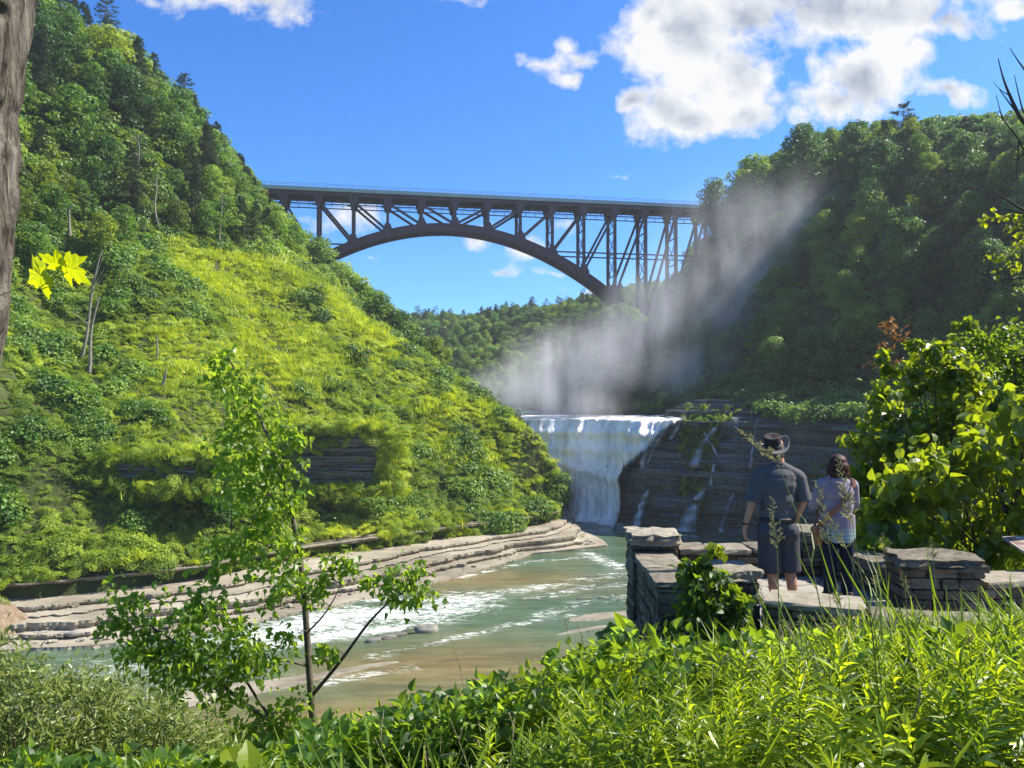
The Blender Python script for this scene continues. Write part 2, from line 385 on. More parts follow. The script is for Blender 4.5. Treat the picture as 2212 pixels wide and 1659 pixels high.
# bedded rock: horizontal layers, each its own little step
def strata(name, path, layers, mat, amp=0.5, seed=1, step=0.5, lip=0.12, nscale=0.12, kind='structure', ripple=0.15, dfun=None):
    """path (n,2) with inland on its left; layers = [(inland offset, bottom z, top z)]"""
    q, s = smooth_path(path, step); tg = np.gradient(q, axis=0); tg /= np.linalg.norm(tg, axis=1)[:,None]
    nr = np.stack([-tg[:,1], tg[:,0]], 1); rows = []
    for i, (d, z0, z1) in enumerate(layers):
        nz = vnoise2(s, np.full_like(s, i*3.7), seed, 4, nscale)*amp+vnoise2(s, np.full_like(s, i*5.1), seed+1, 3, 1.1)*ripple
        blk = np.random.default_rng(seed*100+i).random(4000); dd = d+nz+(blk[(s/1.3+i*7.7).astype(int)]-.5)*ripple*1.3+(blk[(s/.45+i*3.1).astype(int)+900]-.5)*ripple*.5
        if dfun is not None: dd = dd+dfun(s, (z0+z1)/2)
        zz = vnoise2(s, np.full_like(s, i*0.9), seed+2, 3, 0.05)*0.12
        dz = (z1-z0)
        rows.append(np.c_[q+nr*(dd+lip)[:,None], z0+zz*(i > 0)])
        rows.append(np.c_[q+nr*(dd)[:,None], z0+dz*0.45+zz])
        rows.append(np.c_[q+nr*(dd+0.02)[:,None], z1+zz])
    V = np.concatenate(rows); n = len(q); m = len(rows)
    i = (np.arange(m-1)*n)[:,None]+np.arange(n-1)[None]
    f = np.stack([i, i+1, i+n+1, i+n], -1).reshape(-1,4)
    o = link(name, mesh_np(name, V, f, mat, False))
    if kind: tag(o, kind=kind)
    return o
def lay(z0, z1, d0, d1, n, r):
    r = np.random.default_rng(r); h = r.random(n)**1.5+0.25; h = h/h.sum()*(z1-z0); z = z0; out = []
    for k in range(n):
        tt = (z-z0)/(z1-z0); out.append((d0+(d1-d0)*tt+r.normal()*0.1, z, z+h[k])); z += h[k]
    return out
# falls cliff and the dry amphitheatre wall
def cliff_d(s, z):
    tt = (z-ZR)/21.0
    # the right part leans back and steps at the top, water-worn lip at the left
    return np.where(s > 34, 0.6*tt**2, 0.6*tt)+vnoise2(s, np.zeros_like(s)+z*0.05, 31, 3, 0.06)*1.8
def lip_z(s): return np.interp(s, [0, 20, 40, 70, 90, 120], [-4.7, -4.6, -3.6, -1.6, -1.0, -1.0])
cl = [(d+np.random.default_rng(k//2).normal()*.75+np.random.default_rng(k+50).normal()*.3, a, b) for k, (d, a, b) in enumerate(lay(ZR-0.6, -4.3, 0, 1.6, 32, 5))]+[(2.4, -4.3, -4.28), (14, -4.28, -4.2)]
cl_path = np.array(CLIFF[:17], float)
strata('cliff', cl_path, cl, M['rock_wet'], 0.8, 11, 0.3, 0.22, 0.22, ripple=.28, dfun=cliff_d)
strata('cliff_top', np.array([(27,147)]+CLIFF[7:17], float), lay(-4.6, -0.3, 1.5, 10.0, 9, 6)+[(15,-.3,-.2)], M['rock_wet'], 1.0, 14, 0.4, 0.3, 0.12)
# rocky shelf along the left shore, undercut wall behind it
shore = [PZ(-700,1450,ZR), PZ(-200,1425,ZR), PZ(0,1412,ZR), PZ(240,1398,ZR), PZ(420,1372,ZR), PZ(560,1345,ZR), PZ(740,1310,ZR), PZ(960,1256,ZR), PZ(1113,1213,ZR), PZ(1153,1198,ZR), PZ(1240,1190,ZR), PZ(1315,1181,ZR), (15.5,128,ZR), (13,136,ZR), (12.6,146,ZR), (12,152,ZR), (11,158,ZR)]
def resample(path, n):
    p = np.asarray(path, float)[:, :2]; d = np.r_[0, np.cumsum(np.linalg.norm(np.diff(p, axis=0), axis=1))]
    s = np.linspace(0, d[-1], n); return np.stack([np.interp(s, d, p[:,k]) for k in range(2)], 1)
def shelf():
    # shelf surface interpolates between the shore line and the toe line, in thin steps
    N = 900; a = resample(shore, N); b = resample(toeL, N)
    for c in (a, b):
        for k in range(2): c[3:-3,k] = np.convolve(c[:,k], np.ones(7)/7, 'valid')
    z1 = -22.15; nl = 5; rows = []; s = np.arange(N)*0.21; r = np.random.default_rng(4)
    hs_ = r.random(nl)+0.25; hs_ = hs_/hs_.sum(); zc = ZR-0.5
    fr = np.cumsum(r.random(nl)+0.35); fr = (fr-fr[0])/(fr[-1]+1.0)
    for i in range(nl):
        tt = fr[i]+vnoise2(s, np.full(N, i*4.3), 21, 4, 0.09)*0.055+vnoise2(s, np.full(N, i*7.3), 22, 3, 0.8)*0.02+(r.random(4000)[(s/2.1+i*5.5).astype(int)]-.5)*.055+(r.random(4000)[(s/.8+i*2.5).astype(int)]-.5)*.02
        if i == 0: tt = tt*0.4
        tt = tt+vnoise2(s, np.full(N, i*2.3+9), 24, 3, 0.035)*0.13*(i > 0)
        prev = tt if i == 0 else np.maximum(tt, prev+0.004); tt = prev
        p = a+(b-a)*tt[:,None]; z2 = zc+hs_[i]*(z1-ZR+0.5)
        dirn = (b-a)/np.linalg.norm(b-a, axis=1)[:,None]
        zz = vnoise2(s, np.full(N, i*0.7), 23, 3, 0.06)*0.10
        rows += [np.c_[p+dirn*0.35, zc+zz*(i>0)+0.01*0], np.c_[p, zc+(z2-zc)*0.6+zz], np.c_[p+dirn*0.06, z2+zz-0.01]]
        zc = z2
    rows.append(np.c_[b+(b-a)/np.linalg.norm(b-a, axis=1)[:,None]*2.5, np.full(N, z1+0.1)])
    V = np.concatenate(rows); m = len(rows); i = (np.arange(m-1)*N)[:,None]+np.arange(N-1)[None]
    f = np.stack([i, i+1, i+N+1, i+N], -1).reshape(-1,4)
    tag(link('rock_shelf', mesh_np('rock_shelf', V, f, M['rock_pale'], False)), kind='structure')
shelf()
und = [(4.2,-22.4,-22.1),(4.3,-22.1,-21.5),(4.0,-21.5,-21.0),(3.4,-21.0,-20.75),(0.7,-20.75,-20.45),(0.2,-20.45,-20.25),(1.2,-20.25,-20.1),(3.5,-20.1,-19.9)]
strata('toe_ledge', [(x, y) for x, y, z in toeL]+[(4,163)], und, M['rock_brown'], 0.5, 41, 0.5, 0.1, 0.1)

# river: one sheet below the falls, one above
def seg_d(X, Y, pts):
    return np.abs(poly_side(X, Y, pts))
def water_mat():
    m, tt, out = new_mat('river_water'); g = tt.new('ShaderNodeNewGeometry').outputs['Position']
    fo = tt.new('ShaderNodeAttribute'); fo.attribute_name = 'foam'
    sh = tt.new('ShaderNodeAttribute'); sh.attribute_name = 'shallow'
    dirg = tt.mapping(g, rot=(0,0,R(-52)), scale=(0.10,0.5,0.3))
    n1 = tt.noise(dirg, 1.0, 8, 0.68, 0.4); n2 = tt.noise(tt.mapping(g, rot=(0,0,R(-52)), scale=(0.5,1.6,1)), 1.0, 6, 0.65)
    deep = tt.mix(tt.rng(n1, 0.35, 0.65), (0.050,0.090,0.050,1), (0.10,0.15,0.085,1))
    sand = tt.mix(tt.rng(n1, 0.4, 0.6), (0.13,0.10,0.04,1), (0.22,0.17,0.07,1))
    body = tt.mix(sh.outputs['Fac'], deep, sand)
    n3 = tt.noise(tt.mapping(g, rot=(0,0,R(-52)), scale=(0.9,2.6,1)), 1.0, 8, 0.75, 0.6)
    fm = tt.math('ADD', tt.math('MULTIPLY', fo.outputs['Fac'], 0.37), tt.math('ADD', tt.math('MULTIPLY', n3, 1.7), tt.math('MULTIPLY', n1, 0.7)))
    ff = tt.rng(fm, 1.30, 1.62, 0, 1)
    ff = tt.math('MULTIPLY', ff, tt.rng(fo.outputs['Fac'], 0.03, 0.25))
    col = tt.mix(ff, body, (0.82,0.84,0.82,1))
    h = tt.math('ADD', tt.math('MULTIPLY', n1, 0.5), tt.math('MULTIPLY', n2, 0.5))
    p = principled(tt, out, col, tt.math('MULTIPLY_ADD', ff, 0.5, 0.10), 0.5, tt.bump(h, 0.85, 0.5)); p.inputs['IOR'].default_value = 1.33
    return m
M['water'] = water_mat()
def river():
    xs = np.r_[np.arange(-300, -60, 8), np.arange(-60, 64, 0.6)]; ys = np.r_[np.arange(-60, 30, 6), np.arange(30, 168, 0.6)]
    X, Y = np.meshgrid(xs, ys, indexing='ij')
    foam = np.zeros(X.shape)
    def line(pts, w, k):
        nonlocal foam
        q = [PZ(a, b, ZR)[:2] for a, b in pts]; d = seg_d(X, Y, q); foam = np.maximum(foam, k*np.exp(-(d/w)**2))
    def blob(px, py, rx, ry, k):
        nonlocal foam
        c = PZ(px, py, ZR); foam = np.maximum(foam, k*np.exp(-((X-c[0])/rx)**2-((Y-c[1])/ry)**2))
    line([(850,1262),(1000,1245),(1140,1215),(1300,1200)], 0.8, .40)
    line([(540,1375),(680,1345),(820,1325),(920,1325),(1000,1300)], 4.5, .72)
    line([(560,1400),(700,1375),(860,1355)], 1.6, .8); line([(760,1300),(860,1290),(1020,1300)], 1.2, .7)
    line([(1150,1295),(1260,1270),(1350,1262)], 1.2, .42); line([(1170,1330),(1260,1300),(1350,1295)], 1.5, .35)
    line([(800,1420),(960,1385),(1100,1350),(1230,1330)], 0.9, .36); line([(700,1475),(900,1440)], 0.8, .4)
    line([(1240,1180),(1300,1210),(1340,1225)], 1.6, .5); line([(900,1290),(1100,1280),(1340,1240)], 2.0, .30)
    blob(1280,1145,9,5,.30); blob(250,1440,10,4,.22); blob(330,1460,14,5,.15)
    cl2 = [(2.4,156),(10.6,153),(17,148.5),(20.5,144.5),(24,140.5)]; d = seg_d(X, Y, cl2); foam = np.maximum(foam, 1.0*np.exp(-(d/2.6)**2))
    line([(1440,1150),(1470,1156),(1500,1158)], .8, .6)
    sh = np.zeros(X.shape)
    for (px, py, rx, ry, k) in [(1000,1440,16,7,.95),(720,1560,20,6,1),(1080,1252,14,6,.85),(1180,1250,7,6,.6),(940,1530,14,6,.9),(500,1580,20,5,.8),(1100,1470,9,5,.5),(1250,1215,4,7,.2)]:
        c = PZ(px, py, ZR); sh = np.maximum(sh, k*np.exp(-((X-c[0])/rx)**2-((Y-c[1])/ry)**2))
    sh = np.clip(sh+vnoise2(X, Y, 61, 4, 0.12)*0.25*(sh > .05), 0, 1)
    Z = ZR+vnoise2(X*0.7+Y*0.4, Y*0.9-X*0.4, 60, 4, 0.35)*(0.05+0.32*foam)
    n, mm = X.shape; V = np.stack([X, Y, Z], -1).reshape(-1,3); i = np.arange(n-1)[:,None]*mm+np.arange(mm-1)[None]
    q = np.stack([i, i+mm, i+mm+1, i+1], -1).reshape(-1,4)
    tag(link('river', mesh_np('river', V, q, M['water'], True, {'foam': foam.ravel(), 'shallow': sh.ravel()})), kind='structure')
river()
xs = np.arange(-70, 70, 4); ys = np.arange(158, 330, 4)
def up(xs, ys):
    q = [(-60,330),(-60,158),(60,158),(60,330)]
    X, Y = np.meshgrid(np.arange(-62,62,2.0), np.arange(163,330,2.0), indexing='ij'); Z = np.full(X.shape, -4.75)+0.004*(Y-160)
    n, mm = X.shape; V = np.stack([X, Y, Z], -1).reshape(-1,3); i = np.arange(n-1)[:,None]*mm+np.arange(mm-1)[None]
    f = np.stack([i, i+mm, i+mm+1, i+1], -1).reshape(-1,4)
    tag(link('upper_river', mesh_np('upper_river', V, f, M['water'], True, {'foam': np.full(n*mm, .3), 'shallow': np.zeros(n*mm)})), kind='structure')
up(xs, ys)
# ---------------------------------------------------------------- foliage builders
def rand_rot(n, up_bias=0.0, r=rng):
    """n random rotation matrices whose local Z leans to +Z by up_bias"""
    z = r.normal(size=(n,3)); z[:,2] += up_bias*1.5; z /= np.linalg.norm(z, axis=1)[:,None]
    a = r.normal(size=(n,3)); x = a-(a*z).sum(1)[:,None]*z; x /= np.linalg.norm(x, axis=1)[:,None]
    y = np.cross(z, x); return np.stack([x, y, z], 2)
def rot_zy(z, y):
    """matrices with local Y along y and local Z near z"""
    y = y/(np.linalg.norm(y, axis=1)[:,None]+1e-9); x = np.cross(y, z); x /= np.linalg.norm(x, axis=1)[:,None]+1e-9
    return np.stack([x, y, np.cross(x, y)], 2)
def stamp(tv, tq, tt3, pos, rot, scl, lv=None):
    """stamp a template leaf at many places -> V, Fq, Ft, lv"""
    n = len(pos); k = len(tv); scl = np.asarray(scl, float)
    if scl.ndim == 1: scl = np.repeat(scl[:,None], 3, 1)
    V = np.einsum('nij,nkj->nki', rot, tv[None]*scl[:,None])+pos[:,None]
    off = (np.arange(n)*k)[:,None,None]
    Fq = (np.asarray(tq)[None]+off).reshape(-1,4) if len(tq) else np.zeros((0,4), int)
    Ft = (np.asarray(tt3)[None]+off).reshape(-1,3) if len(tt3) else np.zeros((0,3), int)
    if lv is None: lv = rng.random(n)
    return V.reshape(-1,3), Fq, Ft, np.repeat(lv, k)
class LB:
    def __init__(s): s.V = []; s.q = []; s.t = []; s.a = []; s.n = 0
    def add(s, V, q, t_, a):
        s.V.append(V); s.a.append(a)
        if len(q): s.q.append(q+s.n)
        if len(t_): s.t.append(t_+s.n)
        s.n += len(V)
    def mesh(s, name, mat, smooth=False):
        Fs = ([np.concatenate(s.q)] if s.q else [])+([np.concatenate(s.t)] if s.t else [])
        return mesh_np(name, np.concatenate(s.V), Fs, mat, smooth, {'lv': np.concatenate(s.a)})
# leaf templates: tip along +Y, face +Z
L_FAR = (np.array([[0,-.5,0],[.42,0,.12],[0,.5,0],[-.42,0,.12]]), [], [[0,1,2],[0,2,3]])
L_NEEDLE = (np.array([[0,-.1,0],[.16,.35,.04],[0,1.0,-.06],[-.16,.35,.04]]), [], [[0,1,2],[0,2,3]])
def blade(outline, fold=0.12, droop=0.25, n=None):
    """leaf from a half-outline [(y, halfwidth)...]; folded on the midrib and drooping to its tip"""
    V = []; 
    for y, w in outline:
        z = -droop*y*y
        V += [[-w, y, z+fold*w*2], [0, y, z], [w, y, z+fold*w*2]]
    q = []
    for i in range(len(outline)-1):
        a = i*3; q += [[a, a+1, a+4, a+3], [a+1, a+2, a+5, a+4]]
    return np.array(V, float), q, []
L_LANCE = blade([(0,.01),(.18,.062),(.5,.082),(.8,.045),(1,.003)], .35, .30)
L_WILLOW = blade([(0,.02),(.3,.12),(.65,.10),(1,.005)], .3, .2)
L_OVATE = blade([(0,.03),(.10,.27),(.34,.40),(.62,.31),(.85,.13),(1,.01)], .22, .22)
L_DELTA = blade([(0,.04),(.08,.36),(.26,.44),(.55,.25),(.82,.09),(1,.01)], .2, .12)
L_GRAPE = blade([(-.12,.16),(-.02,.40),(.22,.50),(.42,.40),(.50,.43),(.72,.20),(.78,.2),(1,.02)], .16, .2)
L_GRASS = blade([(0,.012),(.25,.018),(.5,.017),(.75,.012),(1,.002)], .3, .75)
# foliage materials
def lm(n, d, m_, l, **k): M[n] = leaf_mat(n, d, m_, l, **k)
lm('crown_green', (0.032,0.085,0.012), (0.105,0.205,0.028), (0.24,0.35,0.045), transl=0.35, noise_scale=0.03)
lm('crown_yellow', (0.06,0.10,0.012), (0.15,0.215,0.024), (0.26,0.33,0.04), transl=0.42, noise_scale=0.03)
lm('crown_pine', (0.022,0.042,0.020), (0.040,0.070,0.030), (0.075,0.105,0.045), transl=0.2)
lm('crown_shade', (0.03,0.08,0.022), (0.09,0.18,0.04), (0.21,0.31,0.06), transl=0.4, noise_scale=0.03)
lm('vine', (0.085,0.16,0.018), (0.215,0.315,0.036), (0.40,0.47,0.07), transl=0.42, noise_scale=0.045)
lm('vine_bright', (0.14,0.225,0.018), (0.30,0.385,0.028), (0.48,0.54,0.05), transl=0.38, noise_scale=0.05)
lm('herb_leaf', (0.035,0.080,0.010), (0.10,0.18,0.016), (0.26,0.34,0.025), transl=0.52, rough=0.38, spec=0.5, tcol=(0.62,0.74,0.014))
lm('herb_dark', (0.020,0.055,0.010), (0.050,0.115,0.016), (0.14,0.22,0.022), transl=0.45, rough=0.4, spec=0.45, tcol=(0.34,0.50,0.012))
lm('broad_leaf', (0.020,0.055,0.012), (0.045,0.105,0.018), (0.085,0.16,0.022), transl=0.48, rough=0.42, spec=0.4, tcol=(0.36,0.52,0.015))
lm('bush_leaf', (0.025,0.06,0.010), (0.06,0.12,0.014), (0.14,0.20,0.02), transl=0.5, rough=0.33, spec=0.6, tcol=(0.52,0.62,0.012))
lm('yellow_leaf', (0.10,0.17,0.012), (0.17,0.25,0.014), (0.30,0.34,0.02), transl=0.55, rough=0.42, spec=0.4, tcol=(0.62,0.66,0.012))
lm('poplar_leaf', (0.06,0.125,0.02), (0.13,0.22,0.03), (0.24,0.34,0.05), transl=0.55, rough=0.38, spec=0.45, tcol=(0.55,0.76,0.04))
lm('willow_leaf', (0.045,0.08,0.018), (0.12,0.17,0.035), (0.26,0.31,0.08), transl=0.32, rough=0.38, spec=0.5)
lm('grass_blade', (0.06,0.12,0.015), (0.12,0.21,0.02), (0.22,0.32,0.03), transl=0.5, tcol=(0.4,0.55,0.015))
lm('seed_head', (0.28,0.26,0.10), (0.42,0.38,0.17), (0.55,0.50,0.26), transl=0.4, tcol=(0.75,0.7,0.32), rough=.7)
lm('maple_leaf', (0.14,0.24,0.008), (0.22,0.32,0.008), (0.30,0.38,0.01), transl=0.62, rough=0.45, spec=.35, tcol=(0.72,0.80,0.006))
lm('dry_leaf', (0.16,0.08,0.03), (0.25,0.13,0.04), (0.36,0.22,0.07), transl=0.4)
M['bark'] = plain('bark', (0.12,0.10,0.075), 0.9, 0.2, 3, 0.45, 0.8, 0.05)
M['dead_wood'] = plain('dead_wood', (0.24,0.21,0.17), 0.9, 0.2, 3, 0.35, 0.8, 0.05)
M['stem'] = plain('stem', (0.13,0.17,0.04), 0.6, 0.3, 30, 0.3, 0.2, 0.002)
M['twig'] = plain('twig', (0.07,0.055,0.042), 0.8, 0.2, 20, 0.35, 0.5, 0.005)

def deciduous(seed, H=11.0, W=7.0, mat='crown_green', ncl=30, nl=80, ls=0.42, base=0.22):
    r = np.random.default_rng(seed); tb = MB()
    top = np.array([r.normal()*.4, r.normal()*.4, H*0.8])
    ps = np.array([[0,0,-1.5],[.05,.1,H*.2],[top[0]*.4,top[1]*.5,H*.5],top])
    tb.tube(ps, [.24*H/11,.18*H/11,.12*H/11,.03], 7)
    lb = LB(); cs = []
    for k in range(ncl):
        a = k*2.399+r.normal()*.3; u = (k+.5)/ncl; z = H*(base+(1-base)*u)
        w = W/2*math.sin(math.pi*min(1, (0.18+0.82*u)**0.85))**0.6*(0.78+r.random()*.35); rr = w*(0.55+0.45*r.random())
        if k % 4 == 0: rr *= .4
        c = np.array([rr*math.cos(a), rr*math.sin(a), z*0.93]); cs.append(c)
        cr = (0.9+r.random()*0.7)*W/7
        n = int(nl*(cr/1.2)**2); d = r.normal(size=(n,3)); d /= np.linalg.norm(d, axis=1)[:,None]
        rad = cr*(0.45+0.55*r.random(n)**0.5); p = c+d*rad[:,None]*np.array([1.1,1.1,.72])
        zz = d+r.normal(size=(n,3))*.55+np.array([0,0,.35]); yy = r.normal(size=(n,3)); yy -= (yy*zz).sum(1)[:,None]*zz/((zz*zz).sum(1)[:,None])
        V, q, t3, a_ = stamp(*L_FAR, p, rot_zy(zz, yy), ls*(0.7+r.random(n)*.7), np.clip(r.random()*.6+r.random(n)*.4, 0, 1))
        lb.add(V, q, t3, a_)
        if k % 3 == 0:
            s0 = np.array([0,0,z*0.6]); tb.tube(np.array([s0, s0*.45+c*.55+[0,0,.2], c]), [.07*H/11,.045*H/11,.015], 5, False)
    return tb.mesh('trunk', M['bark'], True), lb.mesh('crown', M[mat])
def conifer(seed, H=14.0, W=5.0, mat='crown_pine', gappy=0.15, white_pine=False):
    r = np.random.default_rng(seed); tb = MB(); tb.tube([[0,0,-1.5],[0,.05,H*.5],[.1,0,H]], [.22,.13,.02], 7)
    lb = LB(); z = H*.16; P_, RT, S_, A_ = [], [], [], []
    while z < H*0.985:
        u = (z-H*.16)/(H*.84); nb = 5 if not white_pine else 4
        for b in range(nb):
            if r.random() < gappy: continue
            a = r.random()*6.28; L = W/2*(1-u)**(0.8 if not white_pine else .55)*(0.7+r.random()*.5)+.25
            up = (0.10 if white_pine else -0.18)+u*.35
            d = np.array([math.cos(a), math.sin(a), up]); side = np.array([-math.sin(a), math.cos(a), 0])
            tb.tube([[0,0,z], np.array([0,0,z])+d*L*.9], [.035,.01], 4, False)
            m_ = int(10+L*9); s = r.random(m_)**.7
            p = np.array([0,0,z])+d*(s*L)[:,None]+side*((r.random(m_)-.5)*L*.62*(1.05-s*.7))[:,None]+np.array([0,0,1])*(-(s**2)*L*.16+r.normal(size=m_)*.10)[:,None]
            yy = d*1.0+side*r.normal(size=m_)[:,None]*.8+np.array([0,0,1])*r.normal(size=m_)[:,None]*.3; zz = np.array([0,0,1.0])+r.normal(size=(m_,3))*.5
            P_.append(p); RT.append(rot_zy(zz, yy)); S_.append(.55*(0.7+r.random(m_)*.6)); A_.append(np.clip(r.random()*.5+r.random(m_)*.5, 0, 1))
        z += H*.030*(1.5 if white_pine else 1)*(1.15-u*.5)
    V, q, t3, a_ = stamp(*L_NEEDLE, np.concatenate(P_), np.concatenate(RT), np.concatenate(S_), np.concatenate(A_)); lb.add(V, q, t3, a_)
    return tb.mesh('trunk', M['bark'], True), lb.mesh('crown', M[mat])
DEC = [deciduous(11+i, 11, 7+i*.4, 'crown_green') for i in range(4)]
DECY = [deciduous(31+i, 10, 7, 'crown_yellow') for i in range(3)]
DECS = [deciduous(51+i, 12, 8, 'crown_shade') for i in range(3)]
PIN = [conifer(71+i, 14, 5.4) for i in range(3)]
WPIN = [conifer(81+i, 15, 7.5, white_pine=True, gappy=.25) for i in range(2)]
def tree(kind, loc, s, label, group, cat='tree', name='tree', sz=None, rz=None):
    e = empty(name, loc, (0,0,random.random()*6.28 if rz is None else rz), (s, s, s*(sz or 1)))
    tag(e, label, cat, group); link('trunk', kind[0], e); link('crown', kind[1], e); return e

# one scatter object = points + geometry nodes instancing of a few source meshes
def scatter_group(src_col):
    ng = bpy.data.node_groups.new('scatter', 'GeometryNodeTree')
    ng.interface.new_socket('Geometry', in_out='INPUT', socket_type='NodeSocketGeometry')
    ng.interface.new_socket('Geometry', in_out='OUTPUT', socket_type='NodeSocketGeometry')
    N = ng.nodes; L = ng.links; gi = N.new('NodeGroupInput'); go = N.new('NodeGroupOutput')
    m2p = N.new('GeometryNodeMeshToPoints'); iop = N.new('GeometryNodeInstanceOnPoints'); ci = N.new('GeometryNodeCollectionInfo')
    ci.inputs[0].default_value = src_col; ci.inputs[1].default_value = True; ci.inputs[2].default_value = True
    def at(nm, ty):
        a = N.new('GeometryNodeInputNamedAttribute'); a.data_type = ty; a.inputs[0].default_value = nm
        return [o for o in a.outputs if o.enabled and o.name == 'Attribute'][0]
    L.new(gi.outputs[0], m2p.inputs[0]); L.new(m2p.outputs[0], iop.inputs['Points']); L.new(ci.outputs[0], iop.inputs['Instance'])
    iop.inputs['Pick Instance'].default_value = True
    L.new(at('idx', 'INT'), iop.inputs['Instance Index'])
    e2r = N.new('FunctionNodeEulerToRotation'); L.new(at('rot', 'FLOAT_VECTOR'), e2r.inputs[0]); L.new(e2r.outputs[0], iop.inputs['Rotation'])
    L.new(at('scl', 'FLOAT_VECTOR'), iop.inputs['Scale']); L.new(iop.outputs[0], go.inputs[0])
    return ng
def scatter(name, meshes, pos, rot, scl, idx=None):
    pos = np.asarray(pos, np.float32); n = len(pos)
    if idx is None: idx = rng.integers(0, len(meshes), n)
    scl = np.asarray(scl, np.float32)
    if scl.ndim == 1: scl = np.repeat(scl[:,None], 3, 1)
    sc = bpy.data.collections.new(name+'_source')
    for i, me in enumerate(meshes):
        o = bpy.data.objects.new('%s_source_%02d' % (name, i), me); sc.objects.link(o)
    me = bpy.data.meshes.new(name); me.vertices.add(n); me.vertices.foreach_set('co', pos.ravel())
    a = me.attributes.new('idx', 'INT', 'POINT'); a.data.foreach_set('value', idx.astype(np.int32))
    a = me.attributes.new('rot', 'FLOAT_VECTOR', 'POINT'); a.data.foreach_set('vector', np.asarray(rot, np.float32).ravel())
    a = me.attributes.new('scl', 'FLOAT_VECTOR', 'POINT'); a.data.foreach_set('vector', scl.ravel())
    o = link(name, me); md = o.modifiers.new('scatter', 'NODES'); md.node_group = scatter_group(sc)
    tag(o, kind='stuff'); return o

# ---------------------------------------------------------------- ground cover of the left slope
def clump(seed, mat, n=150, rad=0.9, ls=0.26, flat=0.6, up=.6):
    r = np.random.default_rng(seed); d = r.normal(size=(n,3)); d[:,2] = np.abs(d[:,2]); d /= np.linalg.norm(d, axis=1)[:,None]
    p = d*(rad*(0.5+0.5*r.random(n)**.5))[:,None]*np.array([1,1,flat]); zz = d+r.normal(size=(n,3))*.5+[0,0,up]; yy = r.normal(size=(n,3))
    yy -= (yy*zz).sum(1)[:,None]*zz/((zz*zz).sum(1)[:,None])
    lb = LB(); lb.add(*stamp(*L_FAR, p, rot_zy(zz, yy), ls*(0.6+r.random(n)*.8), r.random(n)*.6+r.random()*.4)); return lb.mesh('clump', M[mat])
def grass_tuft(seed, mat, n=240, h=.8):
    r = np.random.default_rng(seed); p = np.c_[r.normal(size=(n,2))*.55, np.zeros(n)]
    yy = np.c_[r.normal(size=(n,2))*.35, np.ones(n)]; zz = r.normal(size=(n,3))
    tmp = (np.array([[-.055,0,0],[.055,0,0],[0.03,1,0.1]]), [], [[0,1,2]])
    lb = LB(); lb.add(*stamp(*tmp, p, rot_zy(zz, yy), h*(0.5+r.random(n)*.6), r.random(n))); return lb.mesh('tuft', M[mat])
CL_V = [clump(101+i, 'vine', 420+50*i, .85+.15*i, .145) for i in range(4)]
CL_B = [clump(111+i, 'vine_bright', 380, .8, .125, .5) for i in range(3)]
CL_G = [grass_tuft(121+i, 'vine_bright') for i in range(2)]
CL_S = [clump(131+i, 'crown_green', 330, 1.5, .25, .8, .3) for i in range(3)]

def disp(x, y, z):
    """display coordinates of a point, to decide what grows where on the slope"""
    yw = y*math.cos(PITCH)+z*math.sin(PITCH); zw = -y*math.sin(PITCH)+z*math.cos(PITCH)
    return CX+F*x/yw, CY-F*zw/yw
ROCKCUT = (np.array(hit(725, 1040, hL)), np.array(hit(340, 1030, hL)))
def slope_cover():
    n = 60000; x = rng.uniform(-130, 14, n); y = rng.uniform(60, 190, n); d = left_side(x, y)
    z = hL(x, y); X, Y_ = disp(x, y, z)
    # forest begins above this line
    fl = np.interp(X, [-50, 0, 120, 250, 330, 480, 560, 700, 860, 970], [560, 560, 600, 560, 520, 530, 560, 600, 690, 800])
    keep = (d > 0.4) & (Y_ > fl-40) & (X > -120) & (X < 1300)
    c = ROCKCUT[0]; keep &= ~((X > 632) & (X < 822) & (Y_ > 925) & (Y_ < 1062))
    keep &= ~((X > 215) & (X < 450) & (Y_ > 985) & (Y_ < 1050) & (rng.random(n) < .8))
    sl = np.hypot(hL(x+1, y)-z, hL(x, y+1)-z)
    x, y, z, X, Y_, d = [a[keep] for a in (x, y, z, X, Y_, d)]
    nz = vnoise2(x, y, 71, 4, 0.07); nz2 = vnoise2(x, y, 72, 3, 0.3)
    # bright grassy band along the ridge, bushier towards the foot and on the left
    br = np.interp(X, [200, 400, 900, 1250], [.12, 1.15, 1.1, 1.0])*np.interp(Y_, [500, 600, 950, 1150], [1, 1.1, .8, .6])
    u = rng.random(len(x)); k = np.where(u < br*np.clip(.62+nz*1.3, 0, 1), np.where(rng.random(len(x)) < .30, 2, 1), 0)
    k = np.where((k == 0) & (nz2 > .42) & (Y_ < 1150), 3, k)
    base = {0: 0, 1: 4, 2: 7, 3: 9}; cnt = {0: 4, 1: 3, 2: 2, 3: 3}
    idx = np.zeros(len(x), int)
    for q in range(4): idx = np.where(k == q, base[q]+rng.integers(0, cnt[q], len(x)), idx)
    s = (0.55+rng.random(len(x))**2*1.0)*np.interp(y, [80, 170], [.8, 1.15])*np.clip(1+nz2*.7, .5, 1.8)
    s = np.where(k == 3, s*.9, s)
    z = z+rng.normal(size=len(x))*.12
    # cover over steep ground leans out from the slope
    rot = np.c_[rng.normal(size=len(x))*.25+np.where(k == 2, 0.25, 0.55), rng.normal(size=len(x))*.25+np.where(k==2, 0.1, 0.35), rng.random(len(x))*6.28]
    rot[:,2] = np.where(k == 2, rng.random(len(x))*6.28, rot[:,2])
    scatter('slope_undergrowth', CL_V+CL_B+CL_G+CL_S, np.c_[x, y, z], rot, s, idx)
slope_cover()
